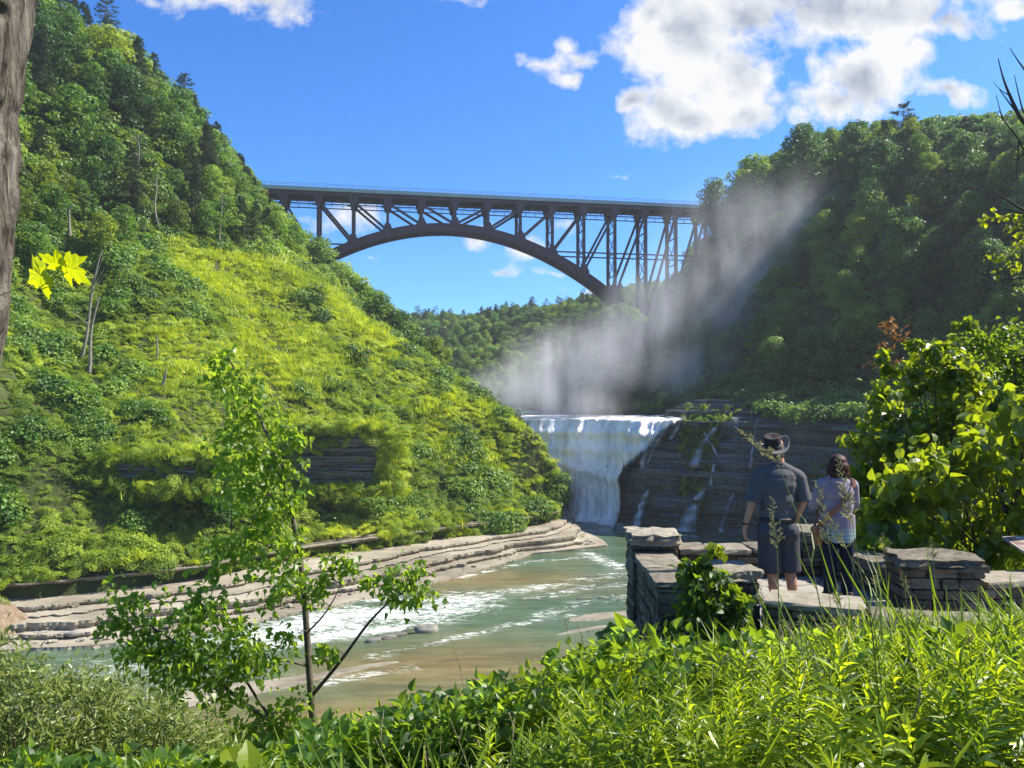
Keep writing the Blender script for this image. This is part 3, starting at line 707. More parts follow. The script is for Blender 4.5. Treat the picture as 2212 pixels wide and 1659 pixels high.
def rim_cover():
    q, s_ = smooth_path([(x, y) for x, y, z in toeL]+[(4,163)], .35); n = len(q)*3; i = rng.integers(0, len(q), n); tg = np.gradient(q, axis=0)[i]; tg /= np.linalg.norm(tg, axis=1)[:,None]
    d = rng.uniform(-.1, 5.0, n); p = q[i]+np.stack([-tg[:,1], tg[:,0]], 1)*d[:,None]; z = -20.25+d*.35+rng.normal(size=n)*.15; g = vnoise2(q[i][:,0], q[i][:,1], 77, 3, .12); k = ((g > -.35) | (d > 1.6)) & ~((q[i][:,0] > -9) & (d < 1.3)); p, z, d = p[k], z[k], d[k]; m = len(p)
    scatter('shore_shrubs', CL_V+CL_B+CL_G, np.c_[p, z], np.c_[rng.normal(size=(m,2))*.3+[.4,.2], rng.random(m)*6.28], .45+rng.random(m)*.75)
rim_cover()
# shaded rock faces that break through the cover
def cut_wall(name, px0, px1, pyb, pyt, out, seed, n):
    a = np.array(hit(px0, pyb)); b = np.array(hit(px1, pyb)); Yw = a[1]-out
    t0 = P(px0, pyt, Yw); t1 = P(px1, pyt, Yw); zb = P(px0, pyb, Yw)[2]-1.5; zt = t0[2]
    path = [(t0[0]-3, Yw+4), (t0[0]-.5, Yw+.2), ((t0[0]+t1[0])/2, Yw), (t1[0]-.3, Yw-.1), (t1[0]+.3, Yw+1.5)]
    strata(name, path, lay(zb, zt, -.2, .4, n, seed)+[(7, zt, zt+.2)], M['rock_dark'], .8, seed, .35, .2, .2)
    # cover hanging over its rim, down its sunny side and standing at its foot
    pts = []
    for k in range(150):
        u = random.random(); pts.append((t0[0]-1+(t1[0]-t0[0]+3)*u, Yw+random.uniform(-.9,3.5), zt+random.uniform(-.9,.9)))
    for k in range(170):
        v = random.random(); pts.append((t1[0]+random.uniform(-.2,4.5), Yw+random.uniform(-.7,4), zb+(zt-zb)*v))
    for k in range(110):
        u = random.random(); pts.append((t0[0]-1+(t1[0]-t0[0]+3)*u, Yw-random.uniform(.2,2.2), zb+1.3+random.uniform(-.9,.5)))
    for k in range(40):
        v = random.random(); pts.append((t0[0]-random.uniform(-.3,1.6), Yw+random.uniform(-.6,1), zb+(zt-zb)*v))
    for k in range(26): pts.append((random.uniform(t0[0], t1[0]), Yw-random.uniform(.1,.5), random.choice([random.uniform(zb+1, zt), zt-random.random()*2.5])))
    pts = np.array(pts); m = len(pts)
    scatter('ledge_shrubs', CL_V+CL_B+CL_G, pts, np.c_[rng.normal(size=(m,2))*.4+.4, rng.random(m)*6.28], .5+rng.random(m)*.7)
cut_wall('rock_cut', 640, 812, 1052, 925, .6, 61, 26)
cut_wall('rock_cut', 235, 440, 1044, 985, .4, 66, 12)

# ---------------------------------------------------------------- forests, tree by tree
SKY_L = ([-200,0,250,300,400,480,560,620,700,860,970,1000], [-700,-400,0,80,168,298,398,470,518,688,826,850])
SKY_R = ([1240,1330,1400,1470,1488,1500,1560,1620,1700,1740,1850,1950,2080,2212,2450], [730,665,680,670,500,440,400,345,330,285,268,245,282,262,240])
def fit(x, y, z, s, H, sky):
    """keep a tree below the skyline of the wood"""
    for _ in range(12):
        X, Y_ = disp(x, y, z+H*s)
        if Y_ > np.interp(X, *sky)-4: return s
        s *= .93
    return 0
def place_forest(region, n, fh, kinds, mind, sc, y0, y1, x0, x1, extra=None, maxn=300):
    out = []; pts = []; tries = 0
    while len(out) < n and tries < n*60:
        tries += 1; x = random.uniform(x0, x1); y = random.uniform(y0, y1); z = float(fh(x, y)); X, Y_ = disp(x, y, z)
        if not region(X, Y_, x, y): continue
        if any((x-a)**2+(y-b)**2 < mind**2 for a, b in pts): continue
        pts.append((x, y)); out.append((x, y, z, X, Y_))
    return out
def l_region(X, Y_, x, y):
    if not (-150 < X < 1000): return False
    fl = np.interp(X, [-150, 0, 120, 250, 330, 480, 560, 700, 860, 970], [590, 590, 620, 560, 515, 535, 545, 595, 690, 795])
    return Y_ < fl and Y_ > -60 and left_side(np.array(x), np.array(y)) > 6
lf = place_forest(l_region, 235, hL, None, 4.0, 1, 105, 300, -140, -8)
cnt = [0, 0, 0]
def zone_l(X, Y_):
    return 'beside the left end of the bridge' if X > 480 and Y_ < 520 else 'behind the grassy ridge under the bridge' if X > 520 else 'just above the grassy slope' if Y_ > 400 else 'near the top left corner' if X < 230 else 'high on the left skyline'
for (x, y, z, X, Y_) in lf:
    u = random.random()
    # pines and hemlocks make up the upper right edge of the wood
    if u < np.interp(X, [0, 250, 420, 560, 640], [.12, .3, .6, .65, .1])*np.interp(Y_, [-100, 200, 520, 600], [1, 1, .5, .2]): k = 2
    elif u > .74 and X < 700: k = 1
    else: k = 0
    s = random.uniform(.95, 1.45)*np.interp(y, [110, 200], [.85, 1.05])*np.interp(X, [500, 700, 950], [1, .9, .7])*np.interp(Y_, [380, 560], [1, .68])
    s = fit(x, y, z, s, (11, 10, 13.5)[k], SKY_L); zn = zone_l(X, Y_)
    if s < .35: continue
    cnt[k] += 1
    if k == 2: tree(random.choice(PIN), (x, y, z), s*.95, 'dark conifer in the wood '+zn, 'conifers '+zn, name='pine_tree')
    elif k == 1: tree(random.choice(DECY), (x, y, z), s, 'yellow green leafy tree in the wood '+zn, 'yellow green trees '+zn, name='leafy_tree')
    else: tree(random.choice(DEC), (x, y, z), s, 'mid green leafy tree in the wood '+zn, 'green trees '+zn, name='leafy_tree')
print('left', cnt)
def r_region(X, Y_, x, y):
    if not (1240 < X < 2260): return False
    if poly_side(np.array(x), np.array(y), right_river) < 3: return False
    if Y_ > np.interp(X, [1240, 1440, 1500, 1700, 2212], [760, 720, 830, 850, 760]): return False
    return True
rf = place_forest(r_region, 190, hR, None, 5.2, 1, 85, 330, 30, 150)
def zone_r(X, Y_):
    return 'below the right end of the bridge' if X < 1560 else 'along the skyline of the right hillside' if Y_ < 430 else 'just above the cliff right of the falls' if Y_ > 680 else 'halfway up the shaded right hillside'
for (x, y, z, X, Y_) in rf:
    top = Y_ < 470; u = random.random(); s = random.uniform(.9, 1.3)*(1.1 if top else .9); zn = zone_r(X, Y_)
    if x < 62 and y > 225: s *= .62
    k = 2 if (top and u < .2) else 1 if u > (.55 if top else .84) else 0
    s = fit(x, y, z, s, (12, 11, 14)[k], SKY_R)
    if s < .4: continue
    if k == 2: tree(random.choice(PIN), (x, y, z), s, 'dark conifer standing '+zn, 'conifers '+zn, name='pine_tree')
    elif k == 1: tree(random.choice(DECY), (x, y, z), s*1.1, 'tree with yellow green crown '+zn, 'yellow green trees '+zn, name='leafy_tree', sz=.9)
    else: tree(random.choice(DECS), (x, y, z), s, 'dark green leafy tree '+zn, 'dark green trees '+zn, name='leafy_tree')
print('right', len(rf))
# the many smaller crowns between the single trees
def between(name, n, fh, reg, x0, x1, y0, y1, sky, srcs, s0, s1):
    out = []; c_ = 0
    while len(out) < n and c_ < n*50:
        c_ += 1; x = random.uniform(x0, x1); y = random.uniform(y0, y1); z = float(fh(x, y)); X, Y_ = disp(x, y, z)
        if not reg(X, Y_, x, y): continue
        s = fit(x, y, z, random.uniform(s0, s1), 11.5, sky)
        if s > .35: out.append((x, y, z-1, s))
    p = np.array(out); m = len(p); scatter(name, srcs, p[:,:3], np.c_[np.zeros((m,2)), rng.random(m)*6.28], p[:,3])
between('hillside_wood', 420, hR, r_region, 30, 150, 85, 330, SKY_R, [k[1] for k in DECS+DEC[:2]], .6, 1.05)
between('left_wood', 170, hL, l_region, -140, -8, 105, 300, SKY_L, [k[1] for k in DEC+DECY[:1]+PIN[:2]], .6, 1.0)
# shrubs and saplings under the right-hand trees
def r_under():
    n = 9000; x = rng.uniform(20, 150, n); y = rng.uniform(60, 320, n); z = hR(x, y); X, Y_ = disp(x, y, z)
    k = (X > 1240) & (X < 2400) & ((Y_ > 640) | (rng.random(n) < .5)) & (poly_side(x, y, right_river) > .5)
    talus = (X < 1560) & (y > 170) & (Y_ > 740) & (rng.random(n) < .75); k &= ~talus
    x, y, z = x[k], y[k], z[k]
    scatter('hillside_undergrowth', [clump(141+i, 'crown_shade', 180, 1.6, .42, .9, .2) for i in range(3)], np.c_[x, y, z], np.c_[rng.normal(size=(len(x),2))*.3, rng.random(len(x))*6.28], .8+rng.random(len(x))*.9)
r_under()
def l_under():
    n = 16000; x = rng.uniform(-150, -5, n); y = rng.uniform(95, 300, n); z = hL(x, y); X, Y_ = disp(x, y, z)
    fl = np.interp(X, [-150, 0, 120, 250, 330, 480, 560, 700, 860, 970], [590, 590, 620, 560, 515, 535, 545, 595, 690, 795])
    k = (X > -150) & (X < 1000) & (Y_ < fl+15) & (Y_ > -200) & (left_side(x, y) > 3); x, y, z = x[k], y[k], z[k]; m = len(x)
    srcs = [clump(151+i, 'crown_green', 200, 1.5, .34, .9, .3) for i in range(3)]+[clump(155+i, 'crown_yellow', 180, 1.4, .32, .9, .3) for i in range(2)]
    scatter('wood_undergrowth', srcs, np.c_[x, y, z], np.c_[rng.normal(size=(m,2))*.4, rng.random(m)*6.28], (.7+rng.random(m)*1.1)*np.interp(z, [-5,10,60],[.5,.8,1.3]))
l_under()
# far woods beyond the bridge
def far_wood():
    n = 5000; x = rng.uniform(-140, 150, n); y = rng.uniform(290, 470, n); z = hF(x, y); X, Y_ = disp(x, y, z)
    k = (X > 820) & (X < 1500) & (z > -3); x, y, z = x[k], y[k], z[k]
    m = [t_[1] for t_ in DECS+DEC[:2]+PIN[:1]+WPIN[:1]]
    idx = rng.choice(len(m), len(x), p=[.22,.2,.2,.14,.1,.09,.05]); s = .65+rng.random(len(x))*.4
    scatter('far_wood', m, np.c_[x, y, z-1], np.c_[np.zeros((len(x),2)), rng.random(len(x))*6.28], s, idx)
far_wood()
# single trees that show
def px_tree(kind, px, pytop, Y, H, label, name='pine_tree', wid=1.0, group=None):
    tp = P(px, pytop, Y); s = H/ (14 if kind in PIN else 15 if kind in WPIN else 11)
    e = tree(kind, (tp[0], tp[1], tp[2]-H), s*wid, label, group, name=name, sz=1/wid); return e
px_tree(WPIN[0], 232, -8, 178, 17, 'tall ragged pine at the very top of the left hillside edge', wid=1.0)
px_tree(WPIN[1], 400, 158, 192, 15, 'ragged pine sticking out of the left hillside skyline below the cloud', wid=1.1)
px_tree(PIN[1], 520, 330, 212, 15, 'slender conifer at the skyline just left of the bridge deck')
px_tree(PIN[0], 470, 262, 205, 14, 'dark conifer bending over the left skyline above the bridge end')
px_tree(DEC[1], 545, 385, 228, 14, 'bushy tree covering the left end of the bridge deck', name='leafy_tree')
px_tree(WPIN[0], 1950, 222, 182, 17, 'big dark pine topping the right hillside skyline', wid=1.2)
px_tree(PIN[2], 2085, 250, 168, 13, 'pointed conifer on the right skyline near the picture edge')
px_tree(DECS[0], 1545, 395, 236, 17, 'airy tree hiding the right end of the bridge deck', name='leafy_tree', wid=1.1)
px_tree(DEC[2], 1625, 335, 222, 17, 'light green rounded tree on the right skyline above the bridge end', name='leafy_tree', wid=1.1)
px_tree(DECS[1], 1735, 275, 200, 17, 'tall open crowned tree at the notch of the right skyline', name='leafy_tree', wid=1.1)
px_tree(DEC[0], 1850, 262, 188, 16, 'rounded grey green tree on the right skyline under the cloud', name='leafy_tree', wid=1.2)
px_tree(DECY[0], 940, 715, 186, 12, 'yellowish loose tree leaning over the gorge at the foot of the left wood', name='leafy_tree', wid=1.0)
px_tree(DECY[1], 890, 705, 192, 12, 'pale green tree left of the gap where the far hills show', name='leafy_tree', wid=1.0)
px_tree(WPIN[1], 1150, 640, 395, 15, 'layered pine standing out of the far wooded skyline below the bridge')
px_tree(WPIN[0], 955, 690, 372, 12, 'small dark pine on the far skyline next to the left hillside')
for k, (a, b, H) in enumerate([(575,425,13),(600,462,12),(628,490,11),(655,500,11),(690,522,12),(715,545,11),(738,572,12),(762,588,11),(790,610,11),(815,628,11),(842,655,11),(865,680,10),(885,702,10),(905,728,9),(925,738,10),(948,752,10),(962,790,8),(640,530,10),(700,580,9),(750,625,9),(800,665,9),(850,710,8),(820,690,8),(900,765,8)]):
    px_tree((DEC+DECS)[k % 7] if k % 5 else PIN[k % 3], a, b, 222-(a-575)*.10+(k % 3)*3-(12 if k > 16 else 0), H*1.25, 'leafy or needled tree in the row rising just behind the bright grassy ridge', name='leafy_tree' if k % 5 else 'pine_tree', wid=1.15, group='row of trees behind the grassy ridge')
# bare and dead trunks on the left slope
def snag(px0, py0, px1, py1, r0, label, bend=.3, forks=2, seed=0, Yo=-2):
    r = np.random.default_rng(seed); b = hit(px0, py0); Y = b[1]+Yo; a = np.array(P(px0, py0, Y)); c = np.array(P(px1, py1, Y-.5))
    e = empty('dead_tree', tuple(a)); tag(e, label, 'dead tree'); c = c-a; h = np.linalg.norm(c); ts = np.linspace(-.06, 1, 9)
    pts = ts[:,None]*c+np.sin(ts*5+seed)[:,None]*np.array([bend,0,0]); mb = MB(); mb.tube(pts, np.linspace(r0, r0*.35, 9), 8); mb.build('trunk', M['dead_wood'], e, True)
    for k in range(forks):
        t0 = .45+.5*r.random(); p = t0*c+np.array([np.sin(t0*5+seed)*bend,0,0]); dd = np.array([r.choice([-1,1])*(.5+r.random()*.5), r.normal()*.3, .9])*h*.22
        m2 = MB(); m2.tube([p, p+dd*.5+[0,0,-.1], p+dd], [r0*.35,r0*.22,r0*.06], 5); m2.build('limb', M['dead_wood'], e, True)
snag(172, 775, 222, 540, .26, 'leaning grey trunk standing on the slope below the yellow maple leaves', .35, 3, 1)
snag(190, 795, 212, 640, .28, 'stout bare trunk right of the leaning one on the left slope', .3, 1, 2)
snag(343, 490, 333, 385, .26, 'pale dead trunk curving up at the top of the grassy slope', .45, 1, 3)
snag(476, 530, 478, 415, .22, 'dark thin trunk with flat crown at the edge of the left wood', .2, 4, 4)
snag(290, 410, 300, 290, .2, 'forked dead tree with bare twigs inside the left wood', .4, 9, 5, -5)
snag(352, 830, 360, 795, .25, 'short broken stump standing on the middle of the left slope', .05, 0, 6)
snag(338, 768, 341, 725, .2, 'thin broken stub above the short stump on the left slope', .1, 0, 7)
snag(150, 505, 150, 445, .3, 'grey broken trunk between the crowns near the left picture edge', .05, 2, 8, -4)
# ---------------------------------------------------------------- the arch railway bridge
M['steel_brown'] = plain('steel_brown', (0.080,0.034,0.048), 0.6, 0.4, 0.6, 0.18, 0.1, 0.02)
M['steel_dark'] = plain('steel_dark', (0.045,0.033,0.036), 0.6, 0.3, 0.6, 0.15, 0.1, 0.02)
M['deck_edge'] = plain('deck_edge', (0.42,0.47,0.42), 0.7, 0.3, 0.5, 0.1, 0.1, 0.02)
M['rail_grey'] = plain('rail_grey', (0.30,0.36,0.42), 0.5, 0.4, 2, 0.1, 0.1, 0.01)
BA = np.array(P(611, 400, 246.6)[:2]); BB = np.array(P(1459, 400, 269.8)[:2])
bdir = (BB-BA)/np.linalg.norm(BB-BA); PAN = np.linalg.norm(BB-BA)/12; bn = np.array([-bdir[1], bdir[0]])
BW = 8.6; ZT = 71.0
bridge = empty('railway_arch_bridge', (BA[0], BA[1], ZT-4), (0, 0, math.atan2(bdir[1], bdir[0])))
tag(bridge, 'brown steel arch railway bridge crossing high over the gorge behind the waterfall', 'bridge')
# local frame: x along the bridge, y away from the camera, z up from the underside of the girders
def zl(z): return z-(ZT-4)
def arch_z(k): return 59.5-0.875*(k-4.85)**2 if abs(k-4.85) < 5.6 else 59.5-0.875*5.6**2
def bpart(mb, name, mat='steel_brown'): return mb.build(name, M[mat], bridge)
x0, x1 = -3.0*PAN, 14.6*PAN
mb = MB(); mb.box(((x0+x1)/2, BW/2, zl(ZT)-.25), ((x1-x0)/2, BW/2+.9, .25))
for yy in (-.95, BW+.95): mb.box(((x0+x1)/2, yy, zl(ZT)-.55), ((x1-x0)/2, .16, .62))
bpart(mb, 'deck', 'deck_edge')
for yy in (0, BW):
    mb = MB(); mb.box(((x0+x1)/2, yy, zl(ZT)-1.75), ((x1-x0)/2, .45, .65)); bpart(mb, 'girder')
mb = MB()
for k in range(-3, 15):
    for q in (0, .5): mb.box(((k+q)*PAN, BW/2, zl(ZT)-1.9), (.28, BW/2-.47, .9 if q == 0 else .6))
for yy in (BW*.32, BW*.68): mb.box(((x0+x1)/2, yy, zl(ZT)-1.45), ((x1-x0)/2-.5, .3, .8))
bpart(mb, 'floor_beams', 'steel_dark')
for yy in (-.95, BW+.95):
    mb = MB()
    for zz in (.62, 1.15): mb.box(((x0+x1)/2, yy, zl(ZT)+.1+zz), ((x1-x0)/2, .05, .05))
    n_ = int((x1-x0)/2.2)
    for i in range(n_): mb.box((x0+i*2.2+.4, yy, zl(ZT)+.62), (.05, .05, .58))
    bpart(mb, 'railing', 'rail_grey')
# inspection walkway under the deck
for yy in (1.3, BW-1.3):
    mb = MB(); mb.box(((x0+x1)/2, yy, zl(ZT)-5.0), ((x1-x0)/2, .45, .09))
    mb.box(((x0+x1)/2, yy-.45, zl(ZT)-4.1), ((x1-x0)/2, .04, .04))
    for i in range(int((x1-x0)/3.8)): mb.box((x0+i*3.8+1, yy-.45, zl(ZT)-4.55), (.05, .05, .5)); mb.box((x0+i*3.8+1, yy, zl(ZT)-3.6), (.05, .05, 1.4))
    bpart(mb, 'inspection_walkway', 'steel_dark')
def gz(k):   # ground level under the towers outside the arch
    p = BA+bdir*k*PAN; f = hL if k < 5 else hR; return float(f(p[0], p[1]))
for side, yy in enumerate((0, BW)):
    # two-flanged arch rib with open lacing between the flanges
    ks = np.linspace(-.75, 10.45, 90); zc = np.array([zl(arch_z(k)) for k in ks]); dz = .85+.3*np.abs(ks-4.85)/5.6
    mb = MB(); rows = []
    for hw, f in ((.62,1),(.62,.72),(.42,.7),(.42,-.7),(.62,-.72),(.62,-1),(-.62,-1),(-.62,-.72),(-.42,-.7),(-.42,.7),(-.62,.72),(-.62,1)):
        rows.append(np.c_[ks*PAN, np.full(90, yy+hw), zc+f*(dz+.35)])
    m_ = 12; V = np.concatenate(rows); q = []
    for j in range(m_):
        j2 = (j+1) % m_
        for i in range(89):
            q.append([j*90+i, j*90+i+1, j2*90+i+1, j2*90+i])
    mb.add(V, q)
    bpart(mb, 'arch_rib')
    for k in range(-2, 14):
        arch = 0 <= k <= 10; zb = zl(arch_z(k)) if arch else zl(gz(k)-1)
        if k in (-2, -1) or k >= 11: zb = zl(gz(k)-2)
        w = .95 if arch else 1.1
        mb = MB(); mb.box((k*PAN, yy, (zl(ZT)-2.4+zb)/2), (w/2, .55, (zl(ZT)-2.4-zb)/2)); bpart(mb, 'column')
        # gusset plates at the deck and on the rib
        mb = MB(); g0 = zl(ZT)-1.25
        V = [(k*PAN-1.9, g0), (k*PAN+1.9, g0), (k*PAN+.95, g0-4.0), (k*PAN-.95, g0-4.0)]
        mb.add([[x, yy+s_*.58, z] for s_ in (-1, 1) for x, z in V], [[0,1,2,3],[7,6,5,4],[0,4,5,1],[1,5,6,2],[2,6,7,3],[3,7,4,0]])
        if arch:
            zt = zl(arch_z(k))+.6; V = [(k*PAN-2.0, zt), (k*PAN+2.0, zt), (k*PAN+.8, zt+2.8), (k*PAN-.8, zt+2.8)]
            mb.add([[x, yy+s_*.66, z] for s_ in (-1, 1) for x, z in V], [[0,1,2,3],[7,6,5,4],[0,4,5,1],[1,5,6,2],[2,6,7,3],[3,7,4,0]])
        bpart(mb, 'gusset_plate')
        ka, kb = (k, k+1) if k < 5 else (k+1, k)       # deck node, arch node
        if -1 <= k <= 12:
            zb2 = zl(arch_z(kb))+1.0 if 0 <= kb <= 10 else zl(51.5)
            if not (0 <= kb <= 10): zb2 = zl(max(gz(kb), 18))
            mb = MB(); mb.beam((ka*PAN, yy, zl(ZT)-4.0), (kb*PAN, yy, zb2), .75, .8, (0,1,0)); bpart(mb, 'diagonal_brace')
    for (ka, kb) in ((-1.5, 2.15), (7.9, 13.2)):
        mb = MB(); mb.box(((ka+kb)/2*PAN, yy, zl(52.2)), ((kb-ka)/2*PAN, .25, .22)); bpart(mb, 'longitudinal_strut')
# cross bracing between the two sides
for k in range(-2, 14):
    arch = 0 <= k <= 10; zb = zl(arch_z(k)) if arch else zl(gz(k)); zt = zl(ZT)-2.6; H = zt-zb; nX = max(1, int(round(H/9.0)))
    mb = MB()
    for i in range(nX):
        a, b = zb+H*i/nX, zb+H*(i+1)/nX
        mb.beam((k*PAN, .3, a), (k*PAN, BW-.3, b), .22, .22); mb.beam((k*PAN+.25, .3, b), (k*PAN+.25, BW-.3, a), .22, .22); mb.box((k*PAN-.1, BW/2, b), (.16, BW/2-.3, .2))
    bpart(mb, 'cross_bracing')
    if arch: mb = MB(); mb.box((k*PAN, BW/2, zb), (.4, BW/2-.66, .9)); bpart(mb, 'rib_strut', 'steel_dark')
    # little platforms with ladders hanging at the column heads
    mb = MB(); mb.box((k*PAN-1.1, .9, zl(ZT)-5.3), (.9, .9, .05)); mb.box((k*PAN-1.9, .1, zl(ZT)-4.3), (.05, .05, 1.0)); mb.box((k*PAN-1.1, .1, zl(ZT)-4.0), (.85, .04, .04)); mb.box((k*PAN-1.1, .1, zl(ZT)-4.6), (.85, .04, .04))
    bpart(mb, 'ladder_platform', 'steel_dark')
mb = MB()
for k in range(-1, 10):
    a = (k*PAN, 0.9, zl(arch_z(k))); b = ((k+1)*PAN, BW-.9, zl(arch_z(k+1)))
    mb.beam(a, b, .3, .3); mb.beam((a[0], BW-.9, a[2]+.35), (b[0], .9, b[2]+.35), .3, .3)
bpart(mb, 'rib_lacing', 'steel_dark')

# ---------------------------------------------------------------- the waterfall
def falls_mat(name, body, rock, lo, hi, alpha=False):
    m, tt, out = new_mat(name); g = tt.new('ShaderNodeNewGeometry').outputs['Position']
    fl = tt.new('ShaderNodeAttribute'); fl.attribute_name = 'flow'
    s1 = tt.noise(tt.mapping(g, scale=(0.9,0.9,0.05)), 1.0, 7, 0.7, 0.15); s2 = tt.noise(tt.mapping(g, scale=(3.0,3.0,0.25)), 1.0, 5, 0.7)
    s3 = tt.noise(tt.mapping(g, scale=(0.22,0.22,0.10)), 1.0, 4, 0.6)
    f = tt.math('ADD', tt.math('ADD', tt.math('MULTIPLY', s1, .5), tt.math('MULTIPLY', s2, .25)), tt.math('MULTIPLY', s3, .4))
    f = tt.math('ADD', f, tt.math('MULTIPLY_ADD', fl.outputs['Fac'], 0.62, -0.42))
    col = tt.ramp(tt.rng(f, lo, hi), [(0.0, rock), (0.45, tuple(x*.55 for x in body)), (1.0, body)])
    p = principled(tt, None, col, 0.55, 0.4, tt.bump(f, 0.8, 0.5))
    tr = tt.new('ShaderNodeBsdfTransparent'); mx = tt.new('ShaderNodeMixShader')
    a = tt.rng(f, lo-.10, lo+.14); tt.link(a, mx.inputs[0]); tt.link(tr.outputs[0], mx.inputs[1]); tt.link(p.outputs[0], mx.inputs[2]); tt.link(mx.outputs[0], out.inputs[0])
    return m
M['falls'] = falls_mat('falls', (0.97,0.94,0.90), (0.20,0.22,0.22), 0.47, 0.80)
cq, cs = smooth_path(cl_path, 0.4); ctg = np.gradient(cq, axis=0); ctg /= np.linalg.norm(ctg, axis=1)[:,None]; cnr = np.stack([-ctg[:,1], ctg[:,0]], 1)
def cliff_at(s, z, out=0.8):
    x = np.interp(s, cs, cq[:,0]); y = np.interp(s, cs, cq[:,1]); nx = np.interp(s, cs, cnr[:,0]); ny = np.interp(s, cs, cnr[:,1])
    d = cliff_d(s, z)+1.6*np.clip((z-ZR)/20.5, 0, 1)+np.where(z > -4.2, (z+4.2)*1.7+.6, 0)-out
    return np.stack([x+nx*d, y+ny*d, z+0*s], -1)
def s_right(z): return np.interp(z, [-25, -14, -12.5, -9, -6, -3.4], [43.5, 43.8, 45, 48.5, 51, 55])
def falls():
    S = np.linspace(9, 56, 200); zt = -4.45+np.interp(S, [0,30,56], [0,.3,.75])+vnoise2(S, S*0, 96, 3, .35)*.14; rows = []; flow = []
    prof = [(-14, .30, 0), (-9,.22,0), (-5, .12, 0), (-2.2, .06, 0), (-.8, -.03, 0)]
    ribs = vnoise2(S, S*0, 91, 4, .8)*.35
    for d, dz, _ in prof:
        c = cliff_at(S, zt, 0); p = cliff_at(S, zt, 0.9-(-d)) ; p = c.copy(); nx = np.interp(S, cs, cnr[:,0]); ny = np.interp(S, cs, cnr[:,1])
        p[:,0] += nx*(-d-.7); p[:,1] += ny*(-d-.7); p[:,2] = zt+dz+.12*ribs*0; rows.append(p); flow.append(np.clip((55.5-S)/4, 0, 1)*.72+.1+vnoise2(S, S*0+d, 97, 3, .6)*.25)
    nz = 54
    for j in range(nz):
        v = j/(nz-1); z = zt-.25-(zt+.25-ZR-0.0)*v; z = zt-.2+(ZR+.1-zt+.2)*v
        bulge = 2.7+.5*v+.9*np.exp(-((v-.13)/.05)**2)+1.1*np.exp(-((v-.50-.05*np.sin(S*.2))/.06)**2)+.5*np.exp(-((v-.3)/.05)**2)+1.2*np.exp(-((v-1)/.05)**2)
        rr = vnoise2(S*1.0, z*.10, 92, 4, .9)*.7+vnoise2(S, z*0, 98, 2, .25)*.9+vnoise2(S, z*.6, 93, 3, .5)*.3
        rows.append(cliff_at(S, z, bulge+rr)); e = (s_right(z)-S)
        fl = np.clip(e/2.5, 0, 1); fl = np.where(fl > 0, fl, 0)
        dark = .55*np.exp(-((S-21)/3.5)**2)*(v > .55)*1.0+.30*np.exp(-((S-29)/2.0)**2)*(v > .6)
        flow.append(np.clip(fl*(1.0-.0*v)-dark*np.clip((v-.5)*4, 0, 1), 0, 1)*.95)
    V = np.concatenate(rows); n = len(S); m = len(rows); i = (np.arange(m-1)*n)[:,None]+np.arange(n-1)[None]
    f = np.stack([i, i+1, i+n+1, i+n], -1).reshape(-1,4); fl = np.concatenate(flow); f = f[(fl[f] > 0.02).any(1)]
    tag(link('waterfall', mesh_np('waterfall', V, f, M['falls'], True, {'flow': fl})), kind='structure')
falls()
M['trickle'] = falls_mat('trickle', (0.66,0.74,0.80), (0.20,0.24,0.27), 0.60, 0.9)
SS = np.linspace(30, 110, 400)
def find_s(px, z):
    p = cliff_at(SS, np.full_like(SS, z), .5); X, Y_ = disp(p[:,0], p[:,1], p[:,2]); k = np.argmin(np.abs(X-px)); return SS[k], Y_[k]
def z_for(px, py):
    best = None
    for z in np.linspace(-24.5, -1.5, 60):
        s, y = find_s(px, z)
        if best is None or abs(y-py) < best[0]: best = (abs(y-py), s, z)
    return best[1], best[2]
def trickle(pts, w):
    c = [z_for(a, b) for a, b in pts]; t_ = np.linspace(0, len(c)-1, 26); s = np.interp(t_, range(len(c)), [q[0] for q in c]); z = np.interp(t_, range(len(c)), [q[1] for q in c])
    ww = np.interp(t_, [0, len(c)-1], w); cols = []; fl = []
    for j in range(9):
        u = j/8*2-1; cols.append(cliff_at(s+u*ww, z, .85+.35*(1-abs(u))+.3*np.sin(z*3))); fl.append(np.full(26, .88*(1-abs(u)**2)))
    V = np.stack(cols, 1).reshape(-1,3); f = [[i*9+j, i*9+j+1, (i+1)*9+j+1, (i+1)*9+j] for i in range(25) for j in range(8)]
    tag(link('waterfall_trickle', mesh_np('waterfall_trickle', V, np.array(f), M['trickle'], True, {'flow': np.stack(fl, 1).ravel()})), kind='structure')
trickle([(1545,922),(1522,950),(1508,985),(1500,1010)], [1.0, 2.4])
trickle([(1525,1050),(1505,1080),(1495,1110),(1478,1150)], [1.0, 3.4])
trickle([(1585,1065),(1570,1100),(1560,1150)], [.6, 1.2])
trickle([(1590,900),(1592,925)], [1.6, 1.0])
trickle([(1452,898),(1430,930),(1408,965)], [1.6, 2.4])
trickle([(1425,915),(1398,975),(1385,1020)], [1.6, 1.2])
trickle([(1478,900),(1462,925),(1450,950)], [1.2, .8])
trickle([(1415,960),(1402,1000),(1396,1040)], [.8, .5])
trickle([(1520,930),(1560,1000)], [.5, .3])
trickle([(1640,905),(1628,960),(1622,1010)], [.4, .7])
trickle([(1542,1000),(1536,1050)], [.5, .4])
trickle([(1400,1060),(1385,1100),(1376,1138)], [1.0, 1.6])

